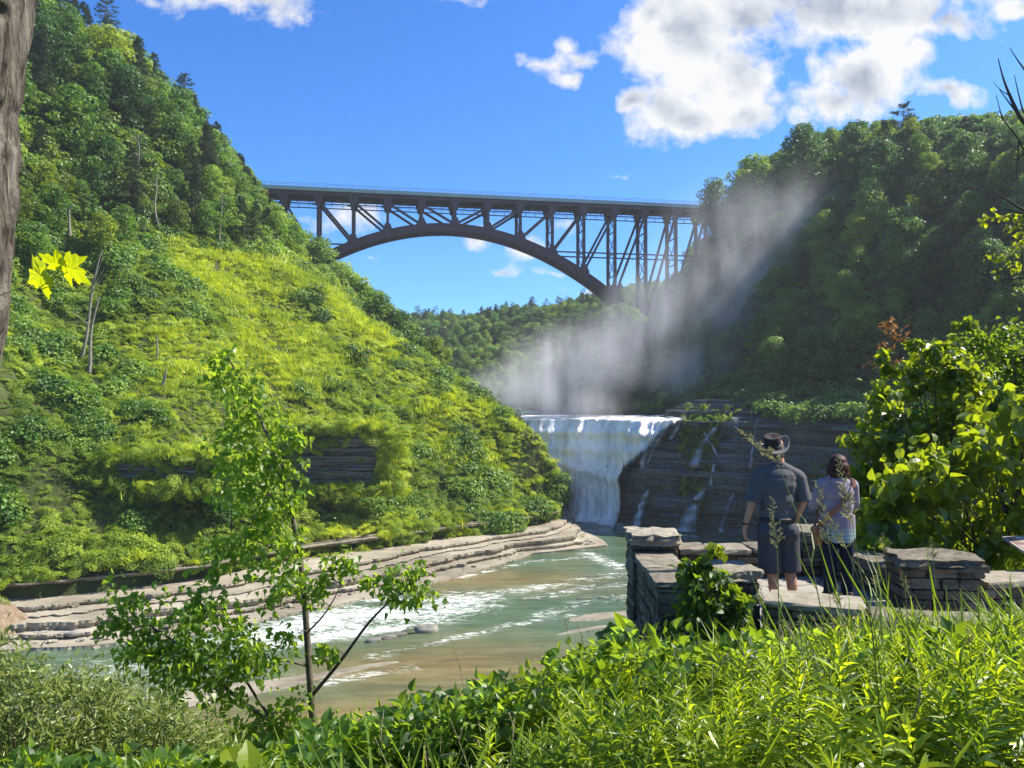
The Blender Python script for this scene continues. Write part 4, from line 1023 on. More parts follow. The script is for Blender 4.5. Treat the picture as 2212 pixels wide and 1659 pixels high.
def cliff_plants():
    n = 2600; s = rng.uniform(52, 105, n); z = rng.uniform(-23.5, -1.5, n); k = vnoise2(s, z*1.6, 55, 4, .09) > .34; s, z = s[k], z[k]; p = cliff_at(s, z, .35); m = len(s)
    scatter('cliff_plants', CL_V+CL_S, p, np.c_[rng.normal(size=(m,2))*.3+[.9,0], rng.random(m)*6.28], .25+rng.random(m)*.4)
cliff_plants()
# ---------------------------------------------------------------- spray over the falls
def mist():
    blobs = [((1110,850,158),(13,10,9),1.1), ((1200,800,160),(16,10,13),1.0), ((1290,770,163),(13,10,13),1.0), ((1375,690,166),(11,10,14),1.0),
             ((1430,640,168),(10,9,16),.7), ((1550,600,172),(20,10,30),.55), ((1700,520,175),(22,10,22),.42), ((1640,740,165),(20,8,14),.30), ((1250,880,158),(16,6,5),.9), ((1170,855,157),(17,8,6),.9), ((1290,1010,146),(13,6,12),.35), ((1480,800,165),(16,9,9),.5)]
    cs_ = [(P(*c), r, k) for c, r, k in blobs]
    lo = np.min([np.array(c)-np.array(r)*1.0 for c, r, k in cs_], 0); hi = np.max([np.array(c)+np.array(r)*1.0 for c, r, k in cs_], 0)
    mb = MB(); mb.box((lo+hi)/2, (hi-lo)/2)
    m, tt, out = new_mat('mist'); g = tt.new('ShaderNodeNewGeometry').outputs['Position']; acc = None
    for c, r, k in cs_:
        d = tt.vmath('LENGTH', tt.vmath('MULTIPLY', tt.vmath('SUBTRACT', g, c), (1/r[0], 1/r[1], 1/r[2])))
        v = tt.math('MULTIPLY', tt.rng(d, 0.0, 1.0, 1, 0, True), k); acc = v if acc is None else tt.math('ADD', acc, v)
    n = tt.noise(tt.mapping(g, rot=(0, R(-14), 0), scale=(0.17, 0.12, 0.035)), 1.0, 6, 0.62, 0.25); n2 = tt.noise(g, 0.07, 3, .5)
    dn = tt.math('MULTIPLY', acc, tt.rng(tt.math('ADD', tt.math('MULTIPLY', n, .7), tt.math('MULTIPLY', n2, .3)), 0.40, 0.63))
    pv = tt.new('ShaderNodeVolumePrincipled'); pv.inputs['Color'].default_value = (0.98,0.98,1.0,1); pv.inputs['Anisotropy'].default_value = 0.0
    tt.link(tt.math('MULTIPLY', dn, 0.17), pv.inputs['Density']); tt.link(pv.outputs[0], out.inputs['Volume'])
    m.cycles.volume_step_rate = 1.0
    o = mb.build('mist', m); tag(o, kind='stuff')
mist()
# ---------------------------------------------------------------- rocks and bars in the river
def bar(px, py, rx, ry, seed, rot=.6, h=.12):
    c = PZ(px, py, ZR); n = 46; u = np.linspace(-1.25, 1.25, n); U_, V_ = np.meshgrid(u, u, indexing='ij'); r = np.hypot(U_, V_)+vnoise2(U_, V_, seed, 4, 1.6)*.35
    z = np.clip((1-r)*2.2, -1, .9)*h; z = np.round(z/.04)*.04*.6+z*.4+vnoise2(U_, V_, seed+1, 4, 5)*.02; x = U_*rx; y = V_*ry
    V = np.stack([x*math.cos(rot)-y*math.sin(rot)+c[0], x*math.sin(rot)+y*math.cos(rot)+c[1], ZR+z+.03], -1).reshape(-1,3)
    i = np.arange(n-1)[:,None]*n+np.arange(n-1)[None]; q = np.stack([i, i+n, i+n+1, i+1], -1).reshape(-1,4); q = q[(z.ravel()[q] > -.09).any(1)]
    tag(link('sandbar', mesh_np('sandbar', V, q, M['rock_pale'], True)), kind='structure')
for k, a in enumerate([(430,1505,7,1.5),(580,1478,6,1.0),(300,1530,4,1.2),(1300,1331,3.6,1.1),(690,1460,4,.5),(1270,1360,3,.4),(760,1445,3.5,.35)]): bar(a[0], a[1], a[2], a[3], 300+k*3, .45)
def boulder_mesh(seed, sx, sy, sz):
    r = np.random.default_rng(seed); n, m = 14, 20; th = np.linspace(0.01, np.pi-.01, n); ph = np.arange(m)/m*2*np.pi
    T, Ph = np.meshgrid(th, ph, indexing='ij'); x = np.sin(T)*np.cos(Ph); y = np.sin(T)*np.sin(Ph); z = np.cos(T)
    k = 1+vnoise2(x*1.3+seed, y*1.3+z, seed, 4, 1.2)*.22
    V = np.stack([x*k*sx, y*k*sy, z*k*sz], -1).reshape(-1,3); i = np.arange(n-1)[:,None]*m+np.arange(m)[None]; j = np.arange(n-1)[:,None]*m+(np.arange(m)[None]+1) % m
    return V, np.stack([i, j, j+m, i+m], -1).reshape(-1,4)
def boulder(px, py, s, seed, label, mat='rock_dark', z=ZR, name='boulder', grp=None):
    c = PZ(px, py, z); V, q = boulder_mesh(seed, *s); o = link(name, mesh_np(name, V, q, M[mat], True), None, c, (0,0,.4)); tag(o, label, 'rock', grp)
M['boulder'] = rock_mat('boulder', (0.10,0.095,0.08), (0.2,0.19,0.16), (0.33,0.31,0.27), 1.0, .5)
boulder(922, 1363, (1.3,.8,.8), 1, 'large rounded grey boulder at the tip of the rapids', 'boulder')
for k, (a, b, s) in enumerate([(885,1366,(1.1,.5,.35)), (862,1372,(.8,.45,.3)), (835,1378,(1.1,.5,.38)), (808,1384,(.9,.5,.3))]): boulder(a, b, s, 5+k, 'low dark wet rock in the row beside the large boulder', grp='dark rocks beside the boulder')
boulder(1262, 1292, (.9,.35,.14), 11, 'flat dark rock breaking the water left of three smaller ones')
boulder(1300, 1291, (.5,.3,.16), 12, 'small dark rock between the flat rock and the terrace wall', grp=None)
boulder(1322, 1288, (.35,.3,.2), 13, 'upright small rock, third in the row reaching the terrace wall')
boulder(1344, 1288, (.7,.35,.16), 14, 'pale topped rock nearest to the terrace wall', 'boulder')
boulder(1190, 1316, (.55,.25,.08), 15, 'thin dark rock alone in the middle of the river')
boulder(126, 1326, (.5,.35,.35), 16, 'pale angular rock on the shelf right of the earth mound', 'rock_pale', -23.2)
boulder(110, 1322, (.35,.3,.3), 17, 'smaller pale rock touching the angular one on the shelf', 'rock_pale', -23.2)
boulder(160, 1368, (.8,.5,.32), 18, 'brown boulder lying on the lower step of the rock shelf', 'boulder', -23.9)
# earth mound at the left end of the shelf
def mound():
    c = PZ(0, 1345, -23.3); n = 60; u = np.linspace(-1, 1, n); U_, V_ = np.meshgrid(u, u, indexing='ij'); r = np.hypot(U_, V_)
    z = 4.0*np.clip(1-r, 0, 1)**.8+vnoise2(U_, V_, 330, 5, 3)*.35; z = np.where(r > .97, -1.5, z)
    V = np.stack([c[0]-3+U_*6.5, c[1]+V_*5, -23.9+z], -1).reshape(-1,3); i = np.arange(n-1)[:,None]*n+np.arange(n-1)[None]; q = np.stack([i, i+n, i+n+1, i+1], -1).reshape(-1,4)
    m_ = plain('earth', (0.20,0.15,0.10), .95, .1, 1.5, .4, .8, .15); tag(link('earth_mound', mesh_np('earth_mound', V, q, m_, True)), kind='structure')
    k = rng.random((90,2))*2-1; k = k[np.hypot(k[:,0], k[:,1]) < .5]; zz = 4.0*np.clip(1-np.hypot(k[:,0], k[:,1]), 0, 1)**.8
    p = np.c_[c[0]-3+k[:,0]*6.5, c[1]+k[:,1]*5+.3, -23.9+zz]; scatter('mound_plants', CL_V, p, np.c_[rng.normal(size=(len(p),2))*.3, rng.random(len(p))*6], .35+rng.random(len(p))*.3)
mound()

# ---------------------------------------------------------------- near bank
NP = [(0,0,-1.62),(3,0,-1.6),(6,0,-1.6),(-3,0,-1.85),(2,4.5,-2.25),(4,4,-2.05),(0.8,6,-3.0),(-.5,4,-2.7),(-4,5,-4.3),(-6,7,-5.5),(1.0,9,-3.5),(0.1,7.6,-4.0),(-2,8,-6.5),(-8,10,-12),(5,6.3,-2.3),(8,8,-2.3),(10,4,-1.8),
      (5,11,-2.5),(9,12,-2.4),(14,12,-2.3),(2.5,10.4,-3.2),(-8,0,-3.2),(-12,5,-9),(1,2,-1.75),(3,7,-2.4),(1.3,7.4,-3.1),(-1.5,6,-4.2),(12,0,-1.6),(-3,12,-14),(1,12.5,-12),(4,14,-3),(14,20,-2),(2,14,-12),(-12,14,-16),(-1,2,-2.0)]
fN = tps(NP)
def hN(x, y):
    z = fN(x, y); x = np.asarray(x, float); y = np.asarray(y, float)
    cap = np.where((y > 6.8) & (x > 1.0), -2.42, 5.0); cap = np.minimum(cap, np.where(y > 11, -2.5-(y-11)*.9+np.clip(x-6, 0, 8)*.35, 5.0))
    return np.minimum(z, cap)+vnoise2(x, y, 401, 3, 1.2)*.05
grid('bank', np.arange(-14, 16, .25), np.arange(-3, 15.1, .25), hN, M['soil'])

# stone overlook: pillars, parapets and paved floor
def stone_mat(name, a, b, c, nz=9):
    m, tt, out = new_mat(name); g = tt.new('ShaderNodeNewGeometry').outputs['Position']
    at = tt.new('ShaderNodeAttribute'); at.attribute_name = 'lv'
    n = tt.noise(tt.mapping(g, scale=(1,1,2.2)), nz, 8, .7, .3); n2 = tt.noise(g, 2.2, 3, .6); n3 = tt.noise(g, 55, 3, .7)
    f = tt.math('ADD', tt.math('ADD', tt.math('MULTIPLY', n, .55), tt.math('MULTIPLY', n2, .25)), tt.math('MULTIPLY', at.outputs['Fac'], .22))
    col = tt.ramp(f, [(.34, a), (.52, b), (.72, c)])
    principled(tt, out, col, .88, .25, tt.bump(tt.math('ADD', n, tt.math('MULTIPLY', n3, .35)), .7, .03)); return m
M['wall_stone'] = stone_mat('wall_stone', (0.045,0.040,0.028), (0.12,0.105,0.078), (0.24,0.215,0.165))
M['cap_stone'] = stone_mat('cap_stone', (0.07,0.058,0.040), (0.20,0.175,0.13), (0.36,0.32,0.25))
def block_np(lx, ly, lz, seed, n=(9,9,3), rnd=.05, amp=.014):
    """a quarried block: subdivided box with worn edges and a split face"""
    MBk = MB(); r = np.random.default_rng(seed)
    def face(ax, sg):
        o = [a for a in range(3) if a != ax]; na, nb = n[o[0]], n[o[1]]
        A, B = np.meshgrid(np.linspace(-1,1,na+1), np.linspace(-1,1,nb+1), indexing='ij'); p = np.zeros(A.shape+(3,)); p[...,ax] = sg; p[...,o[0]] = A; p[...,o[1]] = B
        i = np.arange(na)[:,None]*(nb+1)+np.arange(nb)[None]; q = np.stack([i, i+nb+1, i+nb+2, i+1], -1).reshape(-1,4)
        if (sg > 0) == (ax == 1): q = q[:,::-1]
        MBk.add(p.reshape(-1,3), q)
    for ax in range(3):
        for sg in (-1, 1): face(ax, sg)
    V, Fs = MBk.arr(); h = np.array([lx, ly, lz])/2; p = V*h
    c = np.abs(V); e = (c > .999).sum(1); k = np.where(e == 3, rnd*.75, np.where(e == 2, rnd*.35, 0)); sh = 1-k[:,None]*np.array([1,1,.8])*.5/np.maximum(h, .05)*.6; p = p*np.clip(sh, .7, 1)
    s = seed*1.7
    for a in range(3):
        u, v = p[:,(a+1) % 3], p[:,(a+2) % 3]; p[:,a] += vnoise2(u*1.0+s, v+s+V[:,a]*.7, seed % 97, 4, 7.0)*amp*(1.8 if a < 2 else .8)
    lay_ = vnoise2(np.round(p[:,2]/.022)*3.1+seed, np.arctan2(p[:,1], p[:,0]+1e-6)*1.2, seed % 83, 2, 1.0)*amp*1.6*(c[:,2] < .999); p[:,0] += np.sign(V[:,0])*lay_; p[:,1] += np.sign(V[:,1])*lay_
    return p, Fs
def rotz(a): return np.array([[math.cos(a), -math.sin(a), 0], [math.sin(a), math.cos(a), 0], [0,0,1]])
def masonry(p0, p1, th, z0, z1, seed, mats='wall_stone', ch=(.05,.13)):
    r = np.random.default_rng(seed); a = np.array([p0[0], p0[1]]); b = np.array([p1[0], p1[1]]); L = np.linalg.norm(b-a); d = (b-a)/L; ang = math.atan2(d[1], d[0]); Rm = rotz(ang)
    V_, Q_, A_ = [], [], []; off = 0; z = z0
    def put(c, lx, ly, lz, sd, lv, jit):
        nonlocal off
        p, Fs = block_np(lx, ly, lz, sd, (3,2,2), .03, .007); p = p@rotz(jit).T; p = p+c; p = p@Rm.T+np.array([a[0], a[1], 0]); V_.append(p); Q_.append(Fs[0]+off); A_.append(np.full(len(p), lv)); off += len(p)
    put(np.array([L/2, 0, (z0+z1)/2-.01]), L-.03, th-.07, z1-z0-.02, seed, .0, 0)
    while z < z1-.02:
        h = min(r.uniform(*ch), z1-z)
        if z1-z-h < .03: h = z1-z
        for side in (-1, 1):
            x = r.uniform(-.06, 0)
            while x < L:
                w = r.uniform(.10, .38)*(h/.09)**.4; x1 = min(x+w, L+.01)
                if x1-max(x, -.01) > .03:
                    c0 = max(x, -.012); put(np.array([(c0+x1)/2, side*(th/2-.05+r.normal()*.006), z+h/2]), x1-c0-.012, .11, h-.012, int(r.integers(1, 9999)), r.random(), r.normal()*.02)
                x = x1
        for e in (0, 1): put(np.array([e*L+(-.05 if e else .05)+(e*2-1)*.012, r.normal()*.01, z+h/2]), .10, th-.02, h-.012, int(r.integers(1, 9999)), r.random(), r.normal()*.02)
        z += h
    return mesh_np('masonry', np.concatenate(V_), np.concatenate(Q_), M[mats], False, {'lv': np.concatenate(A_)})
def slab(cx, cy, z0, z1, lx, ly, ang, seed, name, parent, n=(16,16,6), amp=.020, rnd=.04):
    p, Fs = block_np(lx, ly, z1-z0, seed, n, rnd, amp); p = p@rotz(ang).T+np.array([cx, cy, (z0+z1)/2])
    # ragged plan outline
    dx = p[:,0]-cx; dy = p[:,1]-cy; an = np.arctan2(dy, dx); k = 1+vnoise2(an*1.3+seed, an*0+z0, seed % 89, 4, 1.1)*.07; p[:,0] = cx+dx*k; p[:,1] = cy+dy*k
    o = link(name, mesh_np(name, p, Fs, M['cap_stone'], False, {'lv': np.full(len(p), (seed*.37) % 1)}), parent); return o
ZF = -2.25; ZP = -1.88; ZC = -1.67
wall = empty('stone_overlook_wall', (0, 0, 0)); tag(wall, 'low grey stone wall with capped pillars around the overlook where the couple stands', 'stone wall')
def pillar(cx, cy, w, d, ang, zb, seed, zt=ZC, capw=.07, ct=.11):
    dx, dy = math.cos(ang)*w/2, math.sin(ang)*w/2
    o = link('pillar', masonry((cx-dx, cy-dy), (cx+dx, cy+dy), d, zb, zt-ct, seed, ch=(.06,.16)), wall)
    slab(cx, cy, zt-ct, zt, w+capw, d+capw, ang, seed+7, 'cap_stone', o); return o
def parapet(p0, p1, th, zb, seed, zt=ZP, cop=.07):
    o = link('parapet', masonry(p0, p1, th, zb, zt-cop, seed), wall); a = np.array(p0); b = np.array(p1); L = np.linalg.norm(b-a); n = max(1, int(round(L/.62))); ang = math.atan2(*(b-a)[::-1]); r = np.random.default_rng(seed)
    cuts = np.sort(np.r_[0, (np.arange(1, n)+r.uniform(-.2,.2,n-1))/n, 1])
    for i in range(n):
        c = a+(b-a)*(cuts[i]+cuts[i+1])/2; slab(c[0], c[1], zt-cop, zt+r.normal()*.006, (cuts[i+1]-cuts[i])*L-.008, th+.07, ang, seed*3+i, 'coping_stone', o, (8,8,3), .009, .05)
    return o
pillar(1.76, 9.35, .54, .52, 0.0, -4.6, 501, ct=.13)
parapet((1.70, 7.60), (1.72, 9.12), .40, -4.2, 502)
pillar(2.17, 7.40, .40, .46, .12, -3.6, 503, ct=.12)
parapet((2.05, 9.40), (3.62, 9.55), .38, -3.4, 504)
pillar(3.93, 9.62, .56, .52, .1, -3.2, 505, ct=.12)
parapet((4.18, 9.42), (4.42, 8.35), .42, -3.0, 506)
pillar(4.50, 7.95, .78, .52, -.12, -3.0, 507, ct=.12)
parapet((4.90, 7.95), (6.9, 8.3), .40, -3.0, 508, zt=-1.92)
parapet((2.42, 7.12), (3.20, 6.78), .42, -3.2, 509, zt=-1.87)
parapet((3.22, 6.72), (4.9, 6.25), .42, -3.0, 510, zt=-1.93)
for o in list(wall.children): pass
def floor():
    pts = [(1.75,7.5),(1.75,9.3),(3.7,9.5),(4.3,9.3),(4.5,8.0),(6.9,8.2),(6.9,6.0),(4.9,6.3),(3.2,6.8),(2.3,7.2)]
    me = bpy.data.meshes.new('terrace_paving'); me.from_pydata([(x, y, ZF) for x, y in pts]+[(x, y, ZF-.6) for x, y in pts], [], [list(range(len(pts)))[::-1]]+[[i, (i+1) % len(pts), (i+1) % len(pts)+len(pts), i+len(pts)] for i in range(len(pts))])
    m, tt, out = new_mat('paving'); g = tt.new('ShaderNodeNewGeometry').outputs['Position']; v = tt.new('ShaderNodeTexVoronoi'); v.feature = 'DISTANCE_TO_EDGE'; v.inputs['Scale'].default_value = 1.9; tt.link(g, v.inputs[0])
    v2 = tt.new('ShaderNodeTexVoronoi'); v2.inputs['Scale'].default_value = 1.9; tt.link(g, v2.inputs[0]); n = tt.noise(g, 8, 7, .7)
    c = tt.mix(n, (0.17,0.155,0.13,1), (0.42,0.39,0.34,1)); j = tt.rng(v.outputs[0], .008, .03); c = tt.mix(j, (0.07,0.065,0.04,1), c)
    principled(tt, out, c, .9, .2, tt.bump(tt.math('ADD', j, tt.math('MULTIPLY', n, .4)), .6, .02)); me.materials.append(m); tag(link('terrace_paving', me), kind='structure')
floor()

# ---------------------------------------------------------------- shrubs built from leafy sprays
def shrub(name, label, cat, base, blobs, leaf, ls, mat, per, stemmat='twig', r0=.02, yspread=.35, ybias=-.3, rise=.5, group=None, limbs=None, extra=None, tip_down=.6, seed=0, lname='leaves', twigs=True):
    """base: 3D point; blobs: (px,py,Y,radius) sprays of leaves"""
    r = np.random.default_rng(seed+9); e = empty(name, tuple(base)); tag(e, label, cat, group); tb = MB(); lb = LB(); base = np.array(base, float); nodes = []
    for pl in (limbs or []):
        pts = np.array(pl['p'])-base
        t_ = np.linspace(0, len(pts)-1, len(pts)*5); ps = np.stack([np.interp(t_, range(len(pts)), pts[:,k]) for k in range(3)], 1)
        for k in range(3): ps[2:-2,k] = np.convolve(ps[:,k], np.ones(5)/5, 'valid')
        rad = np.interp(t_, [0, len(pts)-1], pl['r']); tb.tube(ps, rad, 8); nodes.append(ps)
    nd = np.concatenate(nodes) if nodes else np.zeros((1,3))
    P_, R_, S_, A_ = [], [], [], []
    for (px, py, Y, rad, *den) in blobs:
        c = np.array(P(px, py, Y))-base; k = den[0] if den else 1.0
        j = np.argmin(np.linalg.norm(nd-c, axis=1)+np.maximum(0, nd[:,2]-c[2])*1.2); s0 = nd[j]
        if not nodes: s0 = np.array([r.normal()*.15, r.normal()*.15, 0])
        mid = (s0+c)/2+np.array([0,0,rise*.25*np.linalg.norm(c-s0)]) if nodes else s0*.4+c*.6*[.9,.9,1]
        if twigs: tb.tube([s0, mid, c], [r0*.5, r0*.3, r0*.12], 5, False)
        nt = max(3, int(6*k))
        for q in range(nt):
            d = r.normal(size=3); d[2] = d[2]*.8+.25; d /= np.linalg.norm(d); tipp = c+d*rad*r.uniform(.7,1.15)
            if twigs: tb.tube([c, (c+tipp)/2+[0,0,.03*rad], tipp], [r0*.13, r0*.09, r0*.05], 4, False)
            m = max(2, int(per*k/nt)); u = r.uniform(.05, 1, m); pp = c+(tipp-c)*u[:,None]+r.normal(size=(m,3))*rad*.24
            yy = d*.5+r.normal(size=(m,3))*.7+np.array([0,0,-tip_down]); zz = np.array([0,0,.8])+r.normal(size=(m,3))*.75
            P_.append(pp); R_.append(rot_zy(zz, yy)); S_.append(ls*(.55+r.random(m)*.65)); A_.append(np.clip(.15+r.random()*.35+r.random(m)*.5, 0, 1))
    V, q, t3, a_ = stamp(*leaf, np.concatenate(P_), np.concatenate(R_), np.concatenate(S_), np.concatenate(A_)); lb.add(V, q, t3, a_)
    if tb.V: tb.build('stems', M[stemmat], e, True)
    link(lname, lb.mesh(lname, M[mat]), e)
    if extra: extra(e, base)
    return e
# the young poplar in front of the river
YP = 8.0
pop_trunk = [(684,1720,YP),(680,1600,YP),(672,1500,YP),(665,1400,YP),(655,1250,YP),(640,1150,YP),(622,1080,YP-.05),(600,1000,YP-.1),(570,920,YP-.1),(540,860,YP-.1),(508,800,YP-.1),(492,770,YP-.1)]
pb = list(P(684,1720,YP)); pb[2] = float(hN(pb[0], pb[1]))-.1; pop_trunk = [tuple()]+pop_trunk
pop_limbs = [dict(p=[tuple(pb)]+[P(*q) for q in pop_trunk[1:]], r=(.052,.006)),
  dict(p=[P(676,1500,YP),P(735,1430,YP-.2),P(795,1345,YP-.3),P(850,1290,YP-.35),P(915,1262,YP-.4)], r=(.022,.005)),
  dict(p=[P(668,1440,YP),P(600,1420,YP-.2),P(520,1440,YP-.3),P(430,1430,YP-.4)], r=(.016,.004)),
  dict(p=[P(680,1620,YP),P(590,1560,YP-.3),P(500,1500,YP-.5),P(400,1400,YP-.6),P(290,1330,YP-.6)], r=(.032,.006)),
  dict(p=[P(590,1560,YP-.3),P(530,1470,YP-.3),P(480,1370,YP-.4),P(450,1320,YP-.4)], r=(.018,.004)),
  dict(p=[P(640,1150,YP),P(612,1120,YP-.1),P(585,1070,YP-.2),P(555,1050,YP-.2)], r=(.012,.003)),
  dict(p=[P(652,1230,YP),P(600,1190,YP-.2),P(540,1160,YP-.3),P(500,1150,YP-.3)], r=(.012,.003)),
  dict(p=[P(600,1000,YP-.1),P(560,985,YP-.1),P(520,960,YP-.2)], r=(.009,.003)),
  dict(p=[P(660,1370,YP),P(700,1330,YP-.1),P(730,1280,YP-.2),P(745,1230,YP-.2)], r=(.012,.003)),
  dict(p=[P(680,1640,YP),P(740,1590,YP-.2),P(760,1560,YP-.2)], r=(.012,.003))]
pop_blobs = [(488,775,7.9,.12,.5),(512,815,7.9,.2,.8),(470,830,7.9,.16,.5),(545,850,7.9,.18,.7),(500,880,7.8,.22,.9),(560,905,7.9,.2,.7),(505,940,7.8,.24,1),(600,935,7.9,.16,.6),(635,960,7.8,.14,.5),(560,980,7.8,.22,1),(510,1005,7.8,.25,1.1),(610,1020,7.8,.2,.8),(560,1050,7.7,.25,1.2),
 (500,1075,7.8,.24,1),(625,1085,7.8,.18,.8),(560,1110,7.7,.22,1),(600,1150,7.8,.22,1),(540,1165,7.7,.25,1.1),(490,1190,7.7,.2,.8),(620,1215,7.8,.2,.8),(560,1225,7.7,.22,.9),(470,1240,7.7,.15,.5),(640,1270,7.8,.2,.8),(590,1290,7.8,.16,.6),(700,1250,7.8,.2,.8),(745,1225,7.8,.14,.5),(690,1300,7.8,.16,.6),(640,1370,7.8,.14,.5),
 (880,1250,7.6,.2,.9),(840,1230,7.6,.16,.6),(915,1275,7.6,.14,.6),(860,1285,7.6,.14,.5),(795,1250,7.7,.12,.4),(720,1400,7.7,.1,.3),(690,1420,7.7,.12,.4),
 (270,1320,7.4,.22,1),(245,1360,7.4,.16,.7),(320,1370,7.4,.28,1.3),(390,1340,7.4,.26,1.3),(450,1320,7.5,.26,1.2),(430,1300,7.5,.16,.6),(520,1350,7.5,.2,.9),(540,1400,7.5,.26,1.2),(470,1400,7.5,.3,1.5),(390,1410,7.4,.28,1.4),(320,1430,7.4,.22,1.1),(420,1460,7.4,.26,1.3),(500,1460,7.5,.28,1.4),(570,1450,7.5,.2,.9),(360,1490,7.4,.2,.8),(460,1510,7.4,.2,.8),(290,1400,7.4,.18,.8),
 (610,1540,7.6,.2,.9),(560,1570,7.5,.26,1.2),(650,1590,7.6,.24,1.1),(720,1560,7.6,.18,.8),(600,1620,7.5,.26,1.2),(500,1600,7.4,.22,1),(700,1620,7.6,.22,1),(540,1650,7.3,.26,1.2),(450,1640,7.3,.2,.9),(640,1670,7.4,.26,1.1)]
pop_blobs = [(a, b, c+.0, d*1.4, e_) for a, b, c, d, e_ in pop_blobs]
shrub('poplar_sapling', 'slender young poplar with fluttering heart shaped leaves in front of the river', 'sapling', pb, pop_blobs, L_DELTA, .080, 'poplar_leaf', 108, 'bark', .014, limbs=pop_limbs, tip_down=1.0, seed=1, lname='leaves')
# willow thicket in the lower left corner
wb = []
r_ = np.random.default_rng(5)
for k in range(175):
    px = r_.uniform(-60, 520); top = np.interp(px, [-60,0,120,250,380,520], [1420,1432,1455,1490,1545,1640]); py = top+r_.uniform(.0, 1)**1.2*(1760-top)+18
    wb.append((px, py, 6.2-.0*px+r_.uniform(-.7,.5), r_.uniform(.2,.32)))
shrub('willow_bush', 'dense narrow leaved willow bush filling the lower left corner', 'bush', (-3.9, 6.2, -5.0), wb, L_WILLOW, .085, 'willow_leaf', 105, 'twig', .016, tip_down=-.3, seed=2)
# broad leaved bushes on the right
def fill(poly_top, x0, x1, ybot, Y0, Y1, n, rr, seed):
    r = np.random.default_rng(seed); out = []
    for k in range(n):
        px = r.uniform(x0, x1); top = np.interp(px, [a for a, b in poly_top], [b for a, b in poly_top]); py = top+22+(ybot-top-22)*r.random()**1.05
        out.append((px, py, r.uniform(Y0, Y1), r.uniform(*rr), r.uniform(.6,1.3)))
    return out
b3 = fill([(2010,735),(2060,705),(2110,695),(2212,705),(2320,690)], 2015, 2330, 1060, 13.2, 14.6, 75, (.3,.5), 3)
shrub('leafy_bush', 'tall dark small leaved bush rising behind the broad leaved bushes on the right', 'bush', (9.6, 14.0, -2.6), b3, L_OVATE, .10, 'broad_leaf', 120, 'twig', .03, seed=3, tip_down=.3)
b1 = fill([(1835,1000),(1850,930),(1885,845),(1950,790),(2010,740),(2040,735),(2130,800)], 1838, 2120, 1170, 10.9, 12.4, 95, (.2,.36), 4)
b1 += [(1905,770,11,.1,.4),(1925,800,11,.12,.5),(1985,745,11,.14,.5),(2085,705,11.3,.14,.6),(1842,960,11,.12,.4)]
shrub('leafy_bush', 'spreading bush of grape like leaves beside the woman, its left side thin and open', 'bush', (6.9, 11.6, -2.6), b1, L_GRAPE, .115, 'bush_leaf', 80, 'twig', .03, seed=4, tip_down=.6)
b2 = fill([(1855,1120),(1880,1080),(1930,990),(2000,960),(2090,920),(2150,850),(2212,840),(2320,800)], 1850, 2330, 1195, 9.2, 10.3, 80, (.18,.34), 6)
shrub('leafy_bush', 'sunlit bush with very large yellow green rounded leaves behind the right wall', 'bush', (6.6, 9.9, -2.5), b2, L_OVATE, .19, 'bush_leaf', 24, 'twig', .025, seed=6, tip_down=.9)
shrub('sumac', 'reddish feathery sumac tip standing above the right bush', 'shrub', (8.4, 14.5, -2.6), [(1922,700,14.5,.16,1),(1935,725,14.5,.2,1.2),(1915,750,14.5,.15,.8),(1880,790,14.5,.16,.7),(1930,790,14.3,.2,.8)], L_WILLOW, .13, 'dry_leaf', 36, 'twig', .02, seed=7, tip_down=.2)
# creeper over the near pillar
cb = [(1490,1215,7.1,.09,.5),(1515,1222,7.0,.1,.7),(1545,1185,7.0,.05,.3),(1485,1240,7.1,.12,1),(1530,1250,6.9,.15,1.2),(1560,1270,6.85,.13,1),(1590,1290,6.8,.12,.9),(1500,1280,6.9,.18,1.5),(1545,1305,6.8,.18,1.5),(1485,1320,6.9,.17,1.3),(1530,1345,6.8,.2,1.5),(1580,1340,6.7,.16,1.2),
      (1490,1370,6.9,.2,1.3),(1540,1390,6.7,.22,1.5),(1600,1320,6.7,.12,.8),(1470,1400,6.8,.2,1.1),(1610,1370,6.6,.18,1),(1440,1390,7.0,.15,.7)]
shrub('creeper', 'dark leafy creeper climbing over the near left pillar of the wall', 'climbing plant', (2.0, 6.9, -3.1), cb, L_OVATE, .085, 'broad_leaf', 60, 'twig', .012, seed=8, tip_down=.7)
shrub('creeper', 'three bright drooping leaves at the top of the shoot above the near pillar', 'climbing plant', (2.25, 7.0, -2.4), [(1541,1180,6.95,.035,.5),(1555,1192,6.95,.035,.6),(1528,1196,6.95,.04,.5)], L_OVATE, .085, 'yellow_leaf', 9, 'stem', .008, seed=9, tip_down=1.4)

